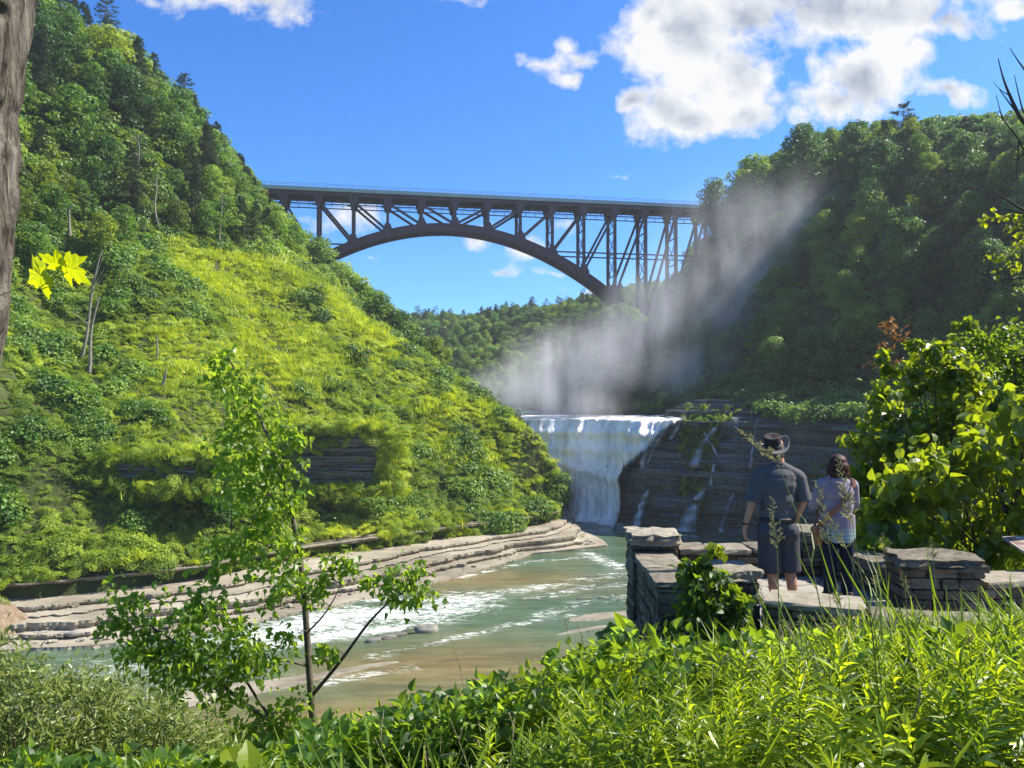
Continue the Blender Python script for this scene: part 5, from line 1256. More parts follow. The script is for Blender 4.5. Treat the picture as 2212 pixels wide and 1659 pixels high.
# tree overhead on the right: only branch ends hang into the picture
YT = 9.0; tbp = (7.3, YT, -2.3); tr_pts = [tbp, P(2360,900,YT), P(2350,600,YT), P(2330,420,YT), P(2290,320,YT)]
def brl(*pts, r=(.02,.004)): return dict(p=[P(a, b, YT) for a, b in pts], r=r)
rl = [dict(p=tr_pts, r=(.12,.05)), brl((2290,320),(2250,290),(2213,265),(2201,250),(2181,206),(2167,170),(2156,126), r=(.04,.005)), brl((2201,250),(2180,222),(2159,194), r=(.012,.004)), brl((2250,290),(2211,246),(2201,206),(2191,162), r=(.014,.004)),
      brl((2290,320),(2240,190),(2213,150),(2201,134),(2181,103), r=(.018,.004)), brl((2330,420),(2250,360),(2213,329),(2201,301),(2165,257),(2152,206), r=(.016,.004)), brl((2165,257),(2158,235),(2150,262), r=(.006,.003)), brl((2181,206),(2165,198),(2146,178), r=(.007,.003)),
      brl((2350,560),(2260,470),(2213,456),(2177,432),(2151,416), r=(.028,.005)), brl((2260,470),(2213,462),(2172,451), r=(.016,.005)), brl((2201,301),(2196,380),(2198,450), r=(.008,.003)), brl((2213,329),(2190,350),(2180,300), r=(.007,.003)),
      brl((2350,700),(2260,600),(2213,600),(2170,605),(2110,590),(2100,575), r=(.022,.003)), brl((2350,720),(2260,660),(2213,640),(2160,617), r=(.018,.004))]
rbb = [(2141,466,YT,.12,.6),(2130,480,YT,.08,.4),(2165,478,YT,.10,.5),(2185,476,YT,.12,.7),(2190,503,YT,.12,.6),(2205,512,YT,.12,.6),(2145,556,YT,.09,.6),(2181,568,YT,.08,.5),(2204,575,YT,.12,.6),(2160,590,YT,.06,.3),(2210,470,YT,.14,.7),(2235,560,YT,.2,.8),(2240,480,YT,.2,.8)]
shrub('leafy_tree', 'half bare tree whose dark twigs reach in from the right edge against the sky', 'tree', tbp, rbb, L_OVATE, .07, 'yellow_leaf', 22, 'twig', .016, limbs=rl, seed=10, tip_down=.2)

# ---------------------------------------------------------------- big trunk at the left edge and its maple leaves
def left_trunk():
    Yt = 2.25; edge = [(-100,26),(0,17),(60,12),(120,2),(180,-4),(240,-12),(290,-16),(330,-14),(380,-6),(450,-4),(520,-6),(600,-9),(680,-16),(900,-60),(1300,-110),(1900,-170)]; zs = np.linspace(P(0,1950,Yt)[2], P(0,-120,Yt)[2], 240); base = np.array([P(-130,1900,Yt)[0]-.05, Yt, zs[0]]); m = 120; V = []
    for z in zs:
        py = disp(0, Yt, z)[1]; ex = P(np.interp(py, [a for a, b in edge], [b for a, b in edge]), 800, Yt)[0]; rad = np.interp(py, [-100,250,360,700,1900], [.24,.22,.165,.17,.26]); cx = ex-rad
        th = np.arange(m)/m*2*np.pi
        g = vnoise2(np.cos(th)*3.2+5, np.sin(th)*3.2+z*.55, 701, 5, 2.6)*.020+vnoise2(np.cos(th)*9, np.sin(th)*9+z*1.2, 702, 4, 2.2)*.014+np.abs(vnoise2(np.cos(th)*14, np.sin(th)*14+z*.8, 704, 3, 1.6))*.012
        lump = .030*np.exp(-((py-300)/60)**2)*vnoise2(np.cos(th)*2, np.sin(th)*2+z*6, 703, 3, 2)
        # hollow scars on the side facing the lens
        for (hx, hy, wx, wy, dp) in ((24,262,.22,42,.05),(-8,290,.24,60,.05),(40,35,.12,14,.03)):
            ha = -math.acos(min(.97, max(-.97, (P(hx, hy, Yt)[0]-.03-cx)/rad)))
            da = np.angle(np.exp(1j*(th-ha))); lump = lump-dp*np.exp(-(da/wx/2)**4-((py-hy)/wy)**4)
        rr = rad+g+lump; V.append(np.stack([cx+rr*np.cos(th), Yt+rr*np.sin(th), np.full(m, z)], 1))
    V = np.concatenate(V)-base; n = len(zs); i = np.arange(n-1)[:,None]*m+np.arange(m)[None]; j = np.arange(n-1)[:,None]*m+(np.arange(m)[None]+1) % m
    mt, tt, out = new_mat('maple_bark'); g = tt.new('ShaderNodeNewGeometry').outputs['Position']; a = tt.noise(tt.mapping(g, scale=(1,1,.18)), 38, 8, .7, .4); b = tt.noise(g, 6, 4, .6)
    col = tt.ramp(tt.math('ADD', tt.math('MULTIPLY', a, .85), tt.math('MULTIPLY', b, .15)), [(.38, (0.05,0.042,0.033)), (.5, (0.20,0.175,0.14)), (.66, (0.42,0.38,0.32))]); principled(tt, out, col, .9, .2, tt.bump(a, 1.0, .05))
    e = empty('maple_tree', tuple(base)); tag(e, 'rough grey tree trunk with dark hollows cut by the left edge of the picture', 'tree'); link('trunk', mesh_np('trunk', V, np.stack([i, j, j+m, i+m], -1).reshape(-1,4), mt, True), e)
    return e
left_trunk()
def maple_leaf_mesh(seed, cup=.18):
    half = [(0,-.02),(.10,-.10),(.30,-.14),(.46,-.06),(.40,.06),(.58,.16),(.62,.36),(.76,.50),(.52,.52),(.36,.47),(.26,.50),(.34,.68),(.30,.82),(.16,.80),(.09,.98),(0,1.12)]
    r = np.random.default_rng(seed); pts = half+[(-x, y) for x, y in half[-2:0:-1]]; pts = np.array(pts)*(1+r.normal(size=(len(pts),1))*.03); c = np.array([[0,.28]]); ring2 = c+(pts-c)*.5
    P2 = np.concatenate([c, ring2, pts]); z = -cup*(P2[:,0]**2)*1.4-cup*.8*(P2[:,1]-.2)**2+r.normal(size=len(P2))*.012; V = np.c_[P2, z]; n = len(pts)
    t3 = [[0, 1+i, 1+(i+1) % n] for i in range(n)]; q = [[1+i, 1+n+i, 1+n+(i+1) % n, 1+(i+1) % n] for i in range(n)]
    return V, np.array(q), np.array(t3)
def maple_sprig():
    Ym = 1.75; base = np.array(P(-60,660,Ym+.12)); e = empty('maple_sprig', tuple(base)); tag(e, 'three bright yellow green maple leaves hanging close in front at the left', 'leaf spray')
    def lf(bx, by, tx, ty, dY, seed, tilt, sz=1.0):
        b = np.array(P(bx, by, Ym)); tp = np.array(P(tx, ty, Ym+dY)); y = tp-b; L = np.linalg.norm(y); V, q, t3 = maple_leaf_mesh(seed); z = np.array([-.42+tilt*.4, -.82, -.28]); Rm = rot_zy(z[None], y[None])[0]
        V = (V*L/1.05*sz)@Rm.T+b-base; link('leaf', mesh_np('leaf', V, [q, t3], M['maple_leaf'], False, {'lv': np.full(len(V), .3+.2*(seed % 3))}), e)
    lf(140,566,200,628,.0,1,.15,.78); lf(132,574,70,546,-.03,2,-.1,.80); lf(98,590,38,618,.05,3,-.1,.72)
    tb = MB()
    for pts in ([P(140,566,Ym),P(146,588,Ym+.01),P(112,603,Ym+.03),P(60,616,Ym+.06),P(-60,660,Ym+.12)], [P(132,574,Ym-.0),P(124,590,Ym+.01),P(100,606,Ym+.04)]): tb.tube(np.array(pts)-base, .0012, 6)
    tb.build('petioles', M['stem'], e, True)
maple_sprig()

# ---------------------------------------------------------------- herbs, grasses
def herb(seed, H=1.1, n=60, leaf=L_LANCE, ls=.10, mat='herb_leaf', lean=.1):
    r = np.random.default_rng(seed); tb = MB(); ld = r.normal(size=2)*lean; zs = np.linspace(0, H, 9); ps = np.c_[ld[0]*(zs/H)**2, ld[1]*(zs/H)**2, zs]; tb.tube(ps, np.linspace(.0045, .0018, 9), 5)
    u = np.linspace(.12, 1, n)**.8; z = u*H; a = np.arange(n)*2.399+r.normal(size=n)*.35; up = np.interp(u, [0,.75,1], [-.05,.45,1.9])+r.normal(size=n)*.2
    y = np.c_[np.cos(a), np.sin(a), up]; L = ls*np.interp(u, [.1,.4,.85,1], [.8,1.1,1.0,.45])*(.75+r.random(n)*.5); p = np.c_[ld[0]*u**2, ld[1]*u**2, z]; zz = np.c_[-np.cos(a)*up*.6, -np.sin(a)*up*.6, np.ones(n)]+r.normal(size=(n,3))*.18
    lb = LB(); lb.add(*stamp(*leaf, p, rot_zy(zz, y), L, np.clip(.05+u*.7+r.random(n)*.25, 0, 1))); return tb.mesh('stem', M['stem']), lb.mesh('leaves', M[mat])
HB = [herb(801+i, 1.0, 62+5*i, ls=.105+.008*i, mat=('herb_dark' if i in (1, 3) else 'herb_leaf')) for i in range(5)]
HW = [herb(811+i, .9, 34, L_WILLOW, .13) for i in range(2)]
def top_line(px): return np.interp(px, [300,700,800,900,1000,1100,1180,1250,1350,1440,1550,1640,1700,1760,1850,1950,2050,2120,2212,2400], [1690,1640,1610,1580,1560,1515,1475,1445,1425,1440,1400,1362,1352,1345,1330,1325,1325,1335,1300,1290])
def in_terrace(x, y): return (x > 1.35) & (y > 7.35-.33*np.maximum(x-1.6, 0)-.35)
def herbs():
    r = np.random.default_rng(77); n_ind = 0; stuff = []; k = 0
    while k < 16000:
        k += 1; y = r.uniform(2.5, 8.5); x = r.uniform(-2.6, 5.8) if y < 6 else r.uniform(-1.5, 5.8); z = float(hN(x, y))
        if in_terrace(x, y): continue
        X, _ = disp(x, y, z)
        if not (250 < X < 2330): continue
        dens = np.interp(X, [300, 1000, 1200, 1500], [.10, .25, .6, 1.0])
        if r.random() > dens: continue
        tl = top_line(X)+abs(r.normal())*62*(4.5/y)+(20 if r.random() < .9 else -25); hmax = P(X, tl, y)[2]-z
        if hmax < .22: continue
        h = min(hmax, r.uniform(1.0, 1.5) if X > 1300 else r.uniform(.7, 1.2))
        if P(X, 1659+90, y)[2] > z+h: continue
        stuff.append((x, y, z, h))
    stuff = stuff[:1500]; r.shuffle(stuff); ind = sorted(stuff, key=lambda q: q[1])
    ind = [q for i, q in enumerate(ind) if i % 6 == 0][:280]; s_ = set(ind); rest = [q for q in stuff if tuple(q) not in {tuple(w) for w in s_}]
    for (x, y, z, h) in ind:
        me = HB[r.integers(0, 5)] if r.random() < .85 else HW[r.integers(0, 2)]; s = h/1.07
        e = empty('goldenrod', (x, y, z), (r.normal()*.16, r.normal()*.16, r.random()*6.28), (max(s, .75),)*2+(s,)); Xg = disp(x, y, z+h*.8)[0]; wh = ('near the lens' if y < 3.6 else 'halfway to the wall' if y < 5.0 else 'close to the foot of the wall')+(' before the river' if Xg < 1150 else ' below the creeper' if Xg < 1500 else ' below the man' if Xg < 1740 else ' below the woman' if Xg < 1920 else ' towards the right edge'); tag(e, 'narrow leaved goldenrod '+wh, 'wild plant', 'goldenrod stems '+wh); link('stem', me[0], e); link('leaves', me[1], e)
    p = np.array([q[:3] for q in rest]); h = np.array([q[3] for q in rest]); m = len(p)
    scatter('tall_weeds', [a[1] for a in HB+HW], p, np.c_[r.normal(size=(m,2))*.2, r.random(m)*6.28], np.c_[np.maximum(h/1.1, .75), np.maximum(h/1.1, .75), h/1.07])
    print('herbs', len(ind), m)
herbs()
def dead_stalks():
    r = np.random.default_rng(88); src = []
    for k in range(3):
        tb = MB()
        for j in range(3):
            a = r.normal(size=2)*.12; tb.tube([(0,0,0), (a[0]*.5, a[1]*.5, .5), (a[0]*1.4, a[1]*1.4, 1.0)], [.0035,.003,.0015], 5)
            for q in range(4): u = r.uniform(.5, 1); c = np.array([a[0]*u*1.3, a[1]*u*1.3, u]); tb.tube([c, c+r.normal(size=3)*.05+[0,0,.06]], [.002,.004], 4)
        src.append(tb.mesh('stalk', M['dry_stalk'], True))
    n = 60; x = r.uniform(-.5, 5.5, n); y = r.uniform(2.6, 6.6, n); z = hN(x, y); X, Y_ = disp(x, y, z); k = ~in_terrace(x, y); x, y, z, X = x[k], y[k], z[k], X[k]
    hm = np.array([P(a, b, c)[2] for a, b, c in zip(X, top_line(X)-8, y)])-z; k = hm > .3; x, y, z, hm = x[k], y[k], z[k], hm[k]
    scatter('dead_stalks', src, np.c_[x, y, z], np.c_[r.normal(size=(len(x),2))*.15, r.random(len(x))*6.28], np.minimum(hm, .8+r.random(len(x))*.5))
M['dry_stalk'] = plain('dry_stalk', (0.33,0.27,0.16), .8, .2, 30, .3)
dead_stalks()
def tuft_mesh(seed, mat, n, h, w, sp):
    r = np.random.default_rng(seed); p = np.c_[r.normal(size=(n,2))*sp, np.zeros(n)]; y = np.c_[r.normal(size=(n,2))*.3, np.ones(n)]; lb = LB(); L = blade([(0,.012*w),(.25,.018*w),(.5,.017*w),(.75,.012*w),(1,.002)], .3, .55)
    lb.add(*stamp(*L, p, rot_zy(r.normal(size=(n,3)), y), h*(.5+r.random(n)*.6), r.random(n))); return lb.mesh('grass', M[mat])
GT = [tuft_mesh(821+i, 'grass_blade', 26, .55, 1.0, .06) for i in range(3)]
def near_grass():
    r = np.random.default_rng(78); n = 1900; x = r.uniform(-4, 6, n); y = r.uniform(2.6, 9.5, n); z = hN(x, y); X, Y_ = disp(x, y, z); keep = ~in_terrace(x, y) & (X > 0) & (X < 2330)
    tl = top_line(X); zz = P(0, 0, 1)[2]; hm = np.array([P(a, b, c)[2] for a, b, c in zip(X, tl+15, y)])-z; keep &= hm > .2; x, y, z, hm = x[keep], y[keep], z[keep], hm[keep]; s = np.minimum(.6+r.random(len(x))*1.0, hm/.5)
    scatter('bank_grass', GT, np.c_[x, y, z], np.c_[r.normal(size=(len(x),2))*.12, r.random(len(x))*6.28], s)
    # lawn beyond the right wall
    n = 2600; x = r.uniform(4.4, 9, n); y = r.uniform(8.5, 12.5, n); k = (y > 8.6+.2*(x-4.4)); x, y = x[k], y[k]; scatter('lawn_grass', GT, np.c_[x, y, hN(x, y)], np.c_[r.normal(size=(len(x),2))*.15, r.random(len(x))*6.28], .45+r.random(len(x))*.35)
near_grass()
# low leafy tangle under and between the herbs: grape, bramble
def sprig(seed, leaf, ls, mat, n=26, rad=.2):
    r = np.random.default_rng(seed); d = r.normal(size=(n,3)); d[:,2] = np.abs(d[:,2]); p = d/np.linalg.norm(d, axis=1)[:,None]*rad*r.random(n)[:,None]**.4; y = d+r.normal(size=(n,3))*.4; y[:,2] -= .5; z = np.array([0,0,1])+r.normal(size=(n,3))*.6
    lb = LB(); lb.add(*stamp(*leaf, p, rot_zy(z, y), ls*(.6+r.random(n)*.6), r.random(n))); return lb.mesh('sprig', M[mat])
def tangle():
    r = np.random.default_rng(79); n = 15000; x = r.uniform(-5, 6, n); y = r.uniform(3.6, 9.6, n); z = hN(x, y); X, Y_ = disp(x, y, z)
    tl = np.interp(X, [0,300,500,700,800,900,1000,1100,1250,1350,1450,2400], [1690,1690,1680,1640,1600,1560,1550,1520,1450,1410,1440,1420])+r.random(n)*60
    hm = np.array([P(a, b, c)[2] for a, b, c in zip(X, tl, y)])-z; keep = ~in_terrace(x, y) & (X > -60) & (X < 2330) & (hm > .05) & (r.random(n) < np.interp(X, [0, 900, 1300], [1, 1, .5]))
    x, y, z, hm = x[keep], y[keep], z[keep], hm[keep]; h = np.minimum(hm, r.random(len(x))*np.interp(x, [-2, 2], [1.6, .8])); srcs = [sprig(831, L_GRAPE, .11, 'broad_leaf'), sprig(832, L_OVATE, .075, 'broad_leaf', 40), sprig(833, L_OVATE, .06, 'poplar_leaf', 44), sprig(834, L_WILLOW, .09, 'herb_leaf', 44), sprig(835, L_GRAPE, .12, 'yellow_leaf', 7, .22)]
    idx = r.choice(5, len(x), p=[.10,.28,.28,.30,.04]); scatter('bank_undergrowth', srcs, np.c_[x, y, z+h], np.c_[r.normal(size=(len(x),2))*.3, r.random(len(x))*6.28], .55+r.random(len(x))*.45, idx)
tangle()
# single yellow backlit grape leaves
def bright_leaf(px, py, Y, s, label):
    c = np.array(P(px, py, Y)); gz_ = float(hN(c[0], c[1])); b = np.array([c[0]+.02, Y+.03, gz_]); e = empty('grape_shoot', tuple(b)); tag(e, label, 'leaf shoot'); tb = MB(); tb.tube([(0,0,0), (c-b)*[1.5,1,.6], c-b+[0,0,.02]], [.003,.002,.0015], 5); tb.build('stem', M['stem'], e, True)
    r = np.random.default_rng(int(px)); n = 3; y = np.array([[.5,-.1,-.8],[-.7,-.2,-.5],[.1,.1,-.9]]); z = np.array([[.2,-.9,.4]]*3)+r.normal(size=(3,3))*.2; V, q, t3, a_ = stamp(*L_GRAPE, np.tile(c-b, (3,1))+r.normal(size=(3,3))*.015, rot_zy(z, y), s*np.array([1,.85,.7]), np.array([.8,.9,.6]))
    link('leaves', mesh_np('leaves', V, [q], M['yellow_leaf'], False, {'lv': a_}), e)
bright_leaf(1475, 1405, 4.6, .14, 'glowing yellow pair of grape leaves left of the goldenrod below the creeper')
bright_leaf(1805, 1378, 4.2, .12, 'bright yellow two lobed leaf among the goldenrod in front of the wall')
bright_leaf(960, 1530, 4.3, .16, 'big light green grape leaves standing against the pale water')
bright_leaf(1010, 1560, 4.2, .13, 'drooping grape leaves just right of the big light green ones')
bright_leaf(1345, 1590, 3.2, .14, 'yellow toothed leaves in the shadowed weeds near the bottom centre')
bright_leaf(1655, 1592, 3.0, .10, 'small yellow leaves low in the weeds right of the bottom centre')
bright_leaf(2200, 1530, 3.2, .12, 'yellow jagged leaf at the right edge of the weeds')
bright_leaf(1965, 1575, 2.9, .10, 'round pale leaves near the bottom right')

def grass_stalk(head, stem, Y, label, seed, hs=1.0):
    r = np.random.default_rng(seed); pts = [P(a, b, Y) for a, b in head+stem]; g = pts[-1]; gz_ = float(hN(g[0]+.05, Y)); base = np.array([g[0]+.08, Y+.02, gz_-.02]); pts = np.array(pts+[tuple(base)])-base
    e = empty('seeding_grass', tuple(base)); tag(e, label, 'grass stalk'); t_ = np.linspace(0, len(pts)-1, 40); ps = np.stack([np.interp(t_, range(len(pts)), pts[:,k]) for k in range(3)], 1)
    for k in range(3): ps[3:-3,k] = np.convolve(ps[:,k], np.ones(7)/7, 'valid')
    tb = MB(); tb.tube(ps, np.linspace(.0008, .0028, 40), 6); tb.build('stem', M['stem'], e, True)
    hp = pts[:len(head)]; L = np.linalg.norm(hp[-1]-hp[0]); ax = (hp[0]-hp[-1])/L; nb = int(15*L/.2)+6; P_, Y2, S_ = [], [], []
    for i in range(nb):
        u = (i/nb)**1.1; c = hp[-1]+(hp[0]-hp[-1])*u; m = int(10*(1-u)*.9)+4; sd = r.choice([-1,1])*(1 if i % 2 else -1); dirn = np.array([sd*.9, r.normal()*.4, .25])*.9+ax*.55; bl = .030*hs*(1-u*.75)+.004
        for q in range(m): s = q/m; P_.append(c+dirn*bl*s+r.normal(size=3)*.0018); Y2.append(dirn+ax*.6+r.normal(size=3)*.35); S_.append(.0125*hs*(1-.35*u))
    seed_t = (np.array([[0,0,0],[.22,.4,.1],[0,.45,.25],[-.22,.4,.1],[0,.4,-.15],[0,1,0]]), [], [[0,1,2],[0,2,3],[0,3,4],[0,4,1],[5,2,1],[5,3,2],[5,4,3],[5,1,4]])
    V, q, t3, a_ = stamp(*seed_t, np.array(P_), rot_zy(r.normal(size=(len(P_),3)), np.array(Y2)), np.array(S_)); link('seed_head', mesh_np('seed_head', V, [t3], M['seed_head'], False, {'lv': a_}), e)
    n = 5; k = [26, 29, 32, 34, 36]; yy = np.c_[r.choice([-1,1], n)*.5, r.normal(size=n)*.4, np.full(n, .9)]; V, q, t3, a_ = stamp(*L_GRASS, ps[k], rot_zy(np.c_[yy[:,0], -np.ones(n)*.6, np.full(n,.4)], yy), .16+r.random(n)*.12); link('blades', mesh_np('blades', V, [q], M['grass_blade'], False, {'lv': a_}), e)
grass_stalk([(1597,927),(1640,955),(1682,1000)], [(1700,1055),(1725,1120),(1745,1190),(1765,1270),(1790,1400)], 3.0, 'long leaning seed stalk crossing in front of the hat and back of the man', 1, 1.15)
grass_stalk([(1668,1074),(1672,1130),(1679,1185)], [(1681,1250),(1682,1330),(1684,1420)], 3.0, 'upright seed stalk in front of the shorts of the man', 2)
grass_stalk([(1808,987),(1826,1060),(1842,1130)], [(1850,1190),(1862,1260),(1880,1330),(1890,1420)], 3.0, 'seed stalk rising in front of the hair of the woman', 3, 1.1)
grass_stalk([(1763,1038),(1776,1100),(1790,1175)], [(1800,1230),(1815,1300),(1835,1420)], 3.0, 'seed stalk in front of the left arm of the woman', 4)
grass_stalk([(1795,1118),(1808,1150),(1830,1186)], [(1850,1240),(1880,1310),(1900,1420)], 3.0, 'short bent seed stalk in front of the checked shirt hem', 5, .8)
for k, (a, b, Y, lab) in enumerate([(1892,1225,3.4,'dense clubbed seed head left of the right pillar'), (1950,1235,3.6,'drooping brown seed head below the right parapet'), (1805,1262,3.3,'round brown seed head low in front of the woman'), (2010,1160,4.0,'fine pale seed head in front of the big leaved bush'),
    (1905,1150,4.2,'thin seed head beside the hip of the woman on the bush side'), (2088,1350,2.9,'upright brown seed spike among weeds below the right wall'), (1640,1262,4.5,'small seed head beside the bare left calf of the man'), (1520,1560,2.6,'short seed spike in the shaded weeds near the bottom')]):
    grass_stalk([(a, b), (a+3, b+20), (a+6, b+45)], [(a+10, b+100), (a+16, b+200)], Y, lab, 20+k, .8)
# tall loose grasses before the water
for k, (a, b) in enumerate([(1205,1300),(1240,1330),(1170,1390),(975,1390),(1100,1440)]):
    grass_stalk([(a, b), (a+12, b+30), (a+20, b+60)], [(a+32, b+130), (a+45, b+230)], 5.4, ['thin grass panicle against the river left of the wall','loose grass panicle standing just left of the stone wall foot','wispy grass head above the weeds over pale water','lone arching grass stalk over the brown shallows','thin leaning stalk over the shallow water'][k], 40+k, .55)

# ---------------------------------------------------------------- information panel at the right edge
def sign():
    A = np.array(P(2164,1159,8.9)); B = np.array(P(2300,1153,8.9)); C = np.array(P(2209,1189,8.25)); D = B+C-A; n = np.cross(B-A, C-A); n /= np.linalg.norm(n); n = n if n[2] > 0 else -n
    base = np.array([(A[0]+D[0])/2, (A[1]+D[1])/2, float(hN((A[0]+D[0])/2, (A[1]+D[1])/2))]); e = empty('information_panel', tuple(base)); tag(e, 'slanted brown visitor information panel at the right edge beyond the wall', 'sign')
    def quad(ins, h0, h1, name, mat):
        u = (B-A)*ins; v = (C-A)*ins*1.6; c = [A+u+v, B-u+v, D-u-v, C+u-v]; V = [p+n*h0-base for p in c]+[p+n*h1-base for p in c]; mb = MB(); mb.add(V, [[0,1,2,3],[7,6,5,4],[0,4,5,1],[1,5,6,2],[2,6,7,3],[3,7,4,0]]); mb.build(name, mat, e)
    quad(0, -.03, 0, 'frame', plain('panel_frame', (0.42,0.33,0.26), .6, .4)); m, tt, out = new_mat('panel_print'); g = tt.new('ShaderNodeNewGeometry').outputs['Position']; nn = tt.noise(g, 7, 4, .6)
    principled(tt, out, tt.ramp(nn, [(.35, (0.20,0.13,0.12)), (.5, (0.33,0.24,0.23)), (.65, (0.50,0.40,0.33))]), .35, .5); quad(.035, 0.0015, .004, 'print', m)
    mb = MB(); r = np.random.default_rng(3); ux = (B-A)/np.linalg.norm(B-A); vx = (C-A)/np.linalg.norm(C-A); x = .13; L = np.linalg.norm(B-A)
    while x < L-.1:
        w = r.uniform(.012,.022); q = [A+ux*(x+a)+vx*(.11+b)+n*.006-base for a, b in [(0,.03),(w*.3,-.01),(w*.6,.028),(w,-.002),(w*1.3,.02)]]; mb.tube(q, .0035, 5); x += w*1.3+r.choice([.004,.004,.02])
    mb.build('lettering', plain('white_print', (.8,.8,.78), .5, .4), e); mb = MB(); c = (A+D)/2-base; mb.beam(c-n*.04, (c[0]*.2, c[1]*.2, 0), .1, .06); mb.build('post', M['steel_dark'], e)
sign()
# loose shale on the shelf
def rubble():
    r = np.random.default_rng(90); a = resample(shore, 400); b = resample(toeL, 400); n = 900; i = r.integers(10, 390, n); u = r.random(n)**.7; p = a[i]+(b[i]-a[i])*u[:,None]; z = ZR+(2.55)*u+.05
    src = []
    for k in range(4): V, Fs = block_np(1.0, .7, .18, 900+k, (3,3,1), .1, .05); src.append(mesh_np('shale', V, Fs, M['rock_pale'], False))
    scatter('shale_rubble', src, np.c_[p, z], np.c_[r.normal(size=(n,2))*.12, r.random(n)*6.28], .15+r.random(n)**3*.9)
rubble()
# ---------------------------------------------------------------- people
def fused(name, mb, mat, parent, voxel=.006, smooth=4):
    """fuse overlapping pieces into one continuous skin"""
    V, Fs = mb.arr(); me = mesh_np(name+'_raw', V, Fs); o = bpy.data.objects.new(name+'_raw', me); COL.objects.link(o)
    md = o.modifiers.new('r', 'REMESH'); md.mode = 'VOXEL'; md.voxel_size = voxel; md.use_smooth_shade = True
    ms = o.modifiers.new('s', 'SMOOTH'); ms.iterations = smooth; ms.factor = .5
    dg = bpy.context.evaluated_depsgraph_get(); res = bpy.data.meshes.new_from_object(o.evaluated_get(dg)); res.name = name; bpy.data.objects.remove(o); bpy.data.meshes.remove(me)
    res.materials.clear(); res.materials.append(mat); return link(name, res, parent)
_n, _m = 9, 14
_th = np.linspace(0, np.pi, _n); _ph = np.arange(_m)/_m*2*np.pi
def ell(mb, c, r, Rm=None):
    T, Ph = np.meshgrid(_th[1:-1], _ph, indexing='ij'); v = np.stack([np.sin(T)*np.cos(Ph), np.sin(T)*np.sin(Ph), np.cos(T)], -1).reshape(-1,3); v = np.concatenate([v, [[0,0,1],[0,0,-1]]])*np.asarray(r, float)
    if Rm is not None: v = v@np.asarray(Rm).T
    v = v+np.asarray(c); k = _n-2; i = np.arange(k-1)[:,None]*_m+np.arange(_m)[None]; j = np.arange(k-1)[:,None]*_m+(np.arange(_m)[None]+1) % _m
    q = np.stack([i, i+_m, j+_m, j], -1).reshape(-1,4); t1 = [[k*_m, a, (a+1) % _m] for a in range(_m)]; t2 = [[k*_m+1, (k-1)*_m+(a+1) % _m, (k-1)*_m+a] for a in range(_m)]
    mb.add(v, q, t1+t2)
def chain(mb, pts, rad, flat=(1,1)):
    pts = np.array(pts, float); rad = np.array(rad, float)
    for a, b, ra, rb in zip(pts[:-1], pts[1:], rad[:-1], rad[1:]):
        L = np.linalg.norm(b-a); n = max(2, int(L/(min(ra, rb)*.35))+1)
        for t_ in np.linspace(0, 1, n):
            c = a+(b-a)*t_; r = ra+(rb-ra)*t_; ell(mb, c, (r*flat[0], r*flat[1], r))
def open_tube(mb, pts, rad, flat=1.0, n=26):
    """elliptical flat-ended tube for sleeves, hems"""
    t_ = MB(); t_.tube(pts, rad, n); V, Fs = t_.arr(); c = np.array(pts, float).mean(0); V[:,1] = c[1]+(V[:,1]-c[1])*flat if flat != 1 else V[:,1]; mb.add(V, Fs[0], Fs[1])
def hand(mb, w, d, side, curl=.35, s=1.0):
    """w wrist, d unit direction of the hand; palm faces the thigh; five fingers of their own lengths"""
    w = np.array(w, float); d = np.array(d, float); d /= np.linalg.norm(d); fwd = np.array([0, 1.0, 0]); fwd -= d*(fwd@d); fwd /= np.linalg.norm(fwd); pal = np.cross(d, fwd)*side
    Rm = np.stack([pal, fwd, d], 1)
    chain(mb, [w, w+d*.03*s], [.024*s, .024*s]); ell(mb, w+d*.055*s, (.015*s, .040*s, .050*s), Rm); ell(mb, w+d*.080*s, (.013*s, .040*s, .022*s), Rm)
    for k, (off, L) in enumerate([(.030,.072),(.010,.082),(-.011,.076),(-.030,.060)]):
        b = w+d*.088*s+fwd*off*s; a1 = curl*(.5+.12*k); p = [b]; ang = a1
        for seg, f in enumerate((.45,.32,.23)):
            dr = d*math.cos(ang)+pal*math.sin(ang)+fwd*off*1.2; p.append(p[-1]+dr*L*f*s); ang += curl*.9
        chain(mb, p, [.0095*s,.0090*s,.0082*s,.0070*s])
    b = w+d*.030*s+fwd*.030*s; t1 = b+(d*.6+fwd*.65+pal*.35)*.035*s; t2 = t1+(d*.9+fwd*.25+pal*.3)*.030*s; t3 = t2+(d*.95+pal*.25)*.022*s; chain(mb, [b, t1, t2, t3], [.014*s,.011*s,.0098*s,.008*s])
def head(mb, c, s=1.0, yaw=0.0):
    Rm = rotz(yaw); A = lambda x, y, z: np.array(c)+Rm@np.array([x, y, z])*s      # +y = facing direction
    ell(mb, A(0,-.015,.03), np.array([.076,.095,.092])*s, Rm); ell(mb, A(0,.03,-.02), np.array([.064,.070,.085])*s, Rm); ell(mb, A(0,.052,-.075), np.array([.040,.038,.032])*s, Rm)
    ell(mb, A(0,.102,-.008), np.array([.012,.020,.026])*s, Rm); ell(mb, A(0,.085,.030), np.array([.045,.018,.014])*s, Rm)
    ell(mb, A(0,.088,-.048), np.array([.024,.014,.008])*s, Rm)
    for sx in (-1, 1):
        ell(mb, A(sx*.078,-.005,-.005), np.array([.008,.020,.032])*s, Rm); ell(mb, A(sx*.045,.060,-.020), np.array([.022,.022,.022])*s, Rm)
M['skin'] = plain('skin', (0.42,0.225,0.145), .55, .35, 14, .12, .15, .003)
M['skin_pale'] = plain('skin_pale', (0.52,0.33,0.25), .55, .35, 14, .10, .15, .003)
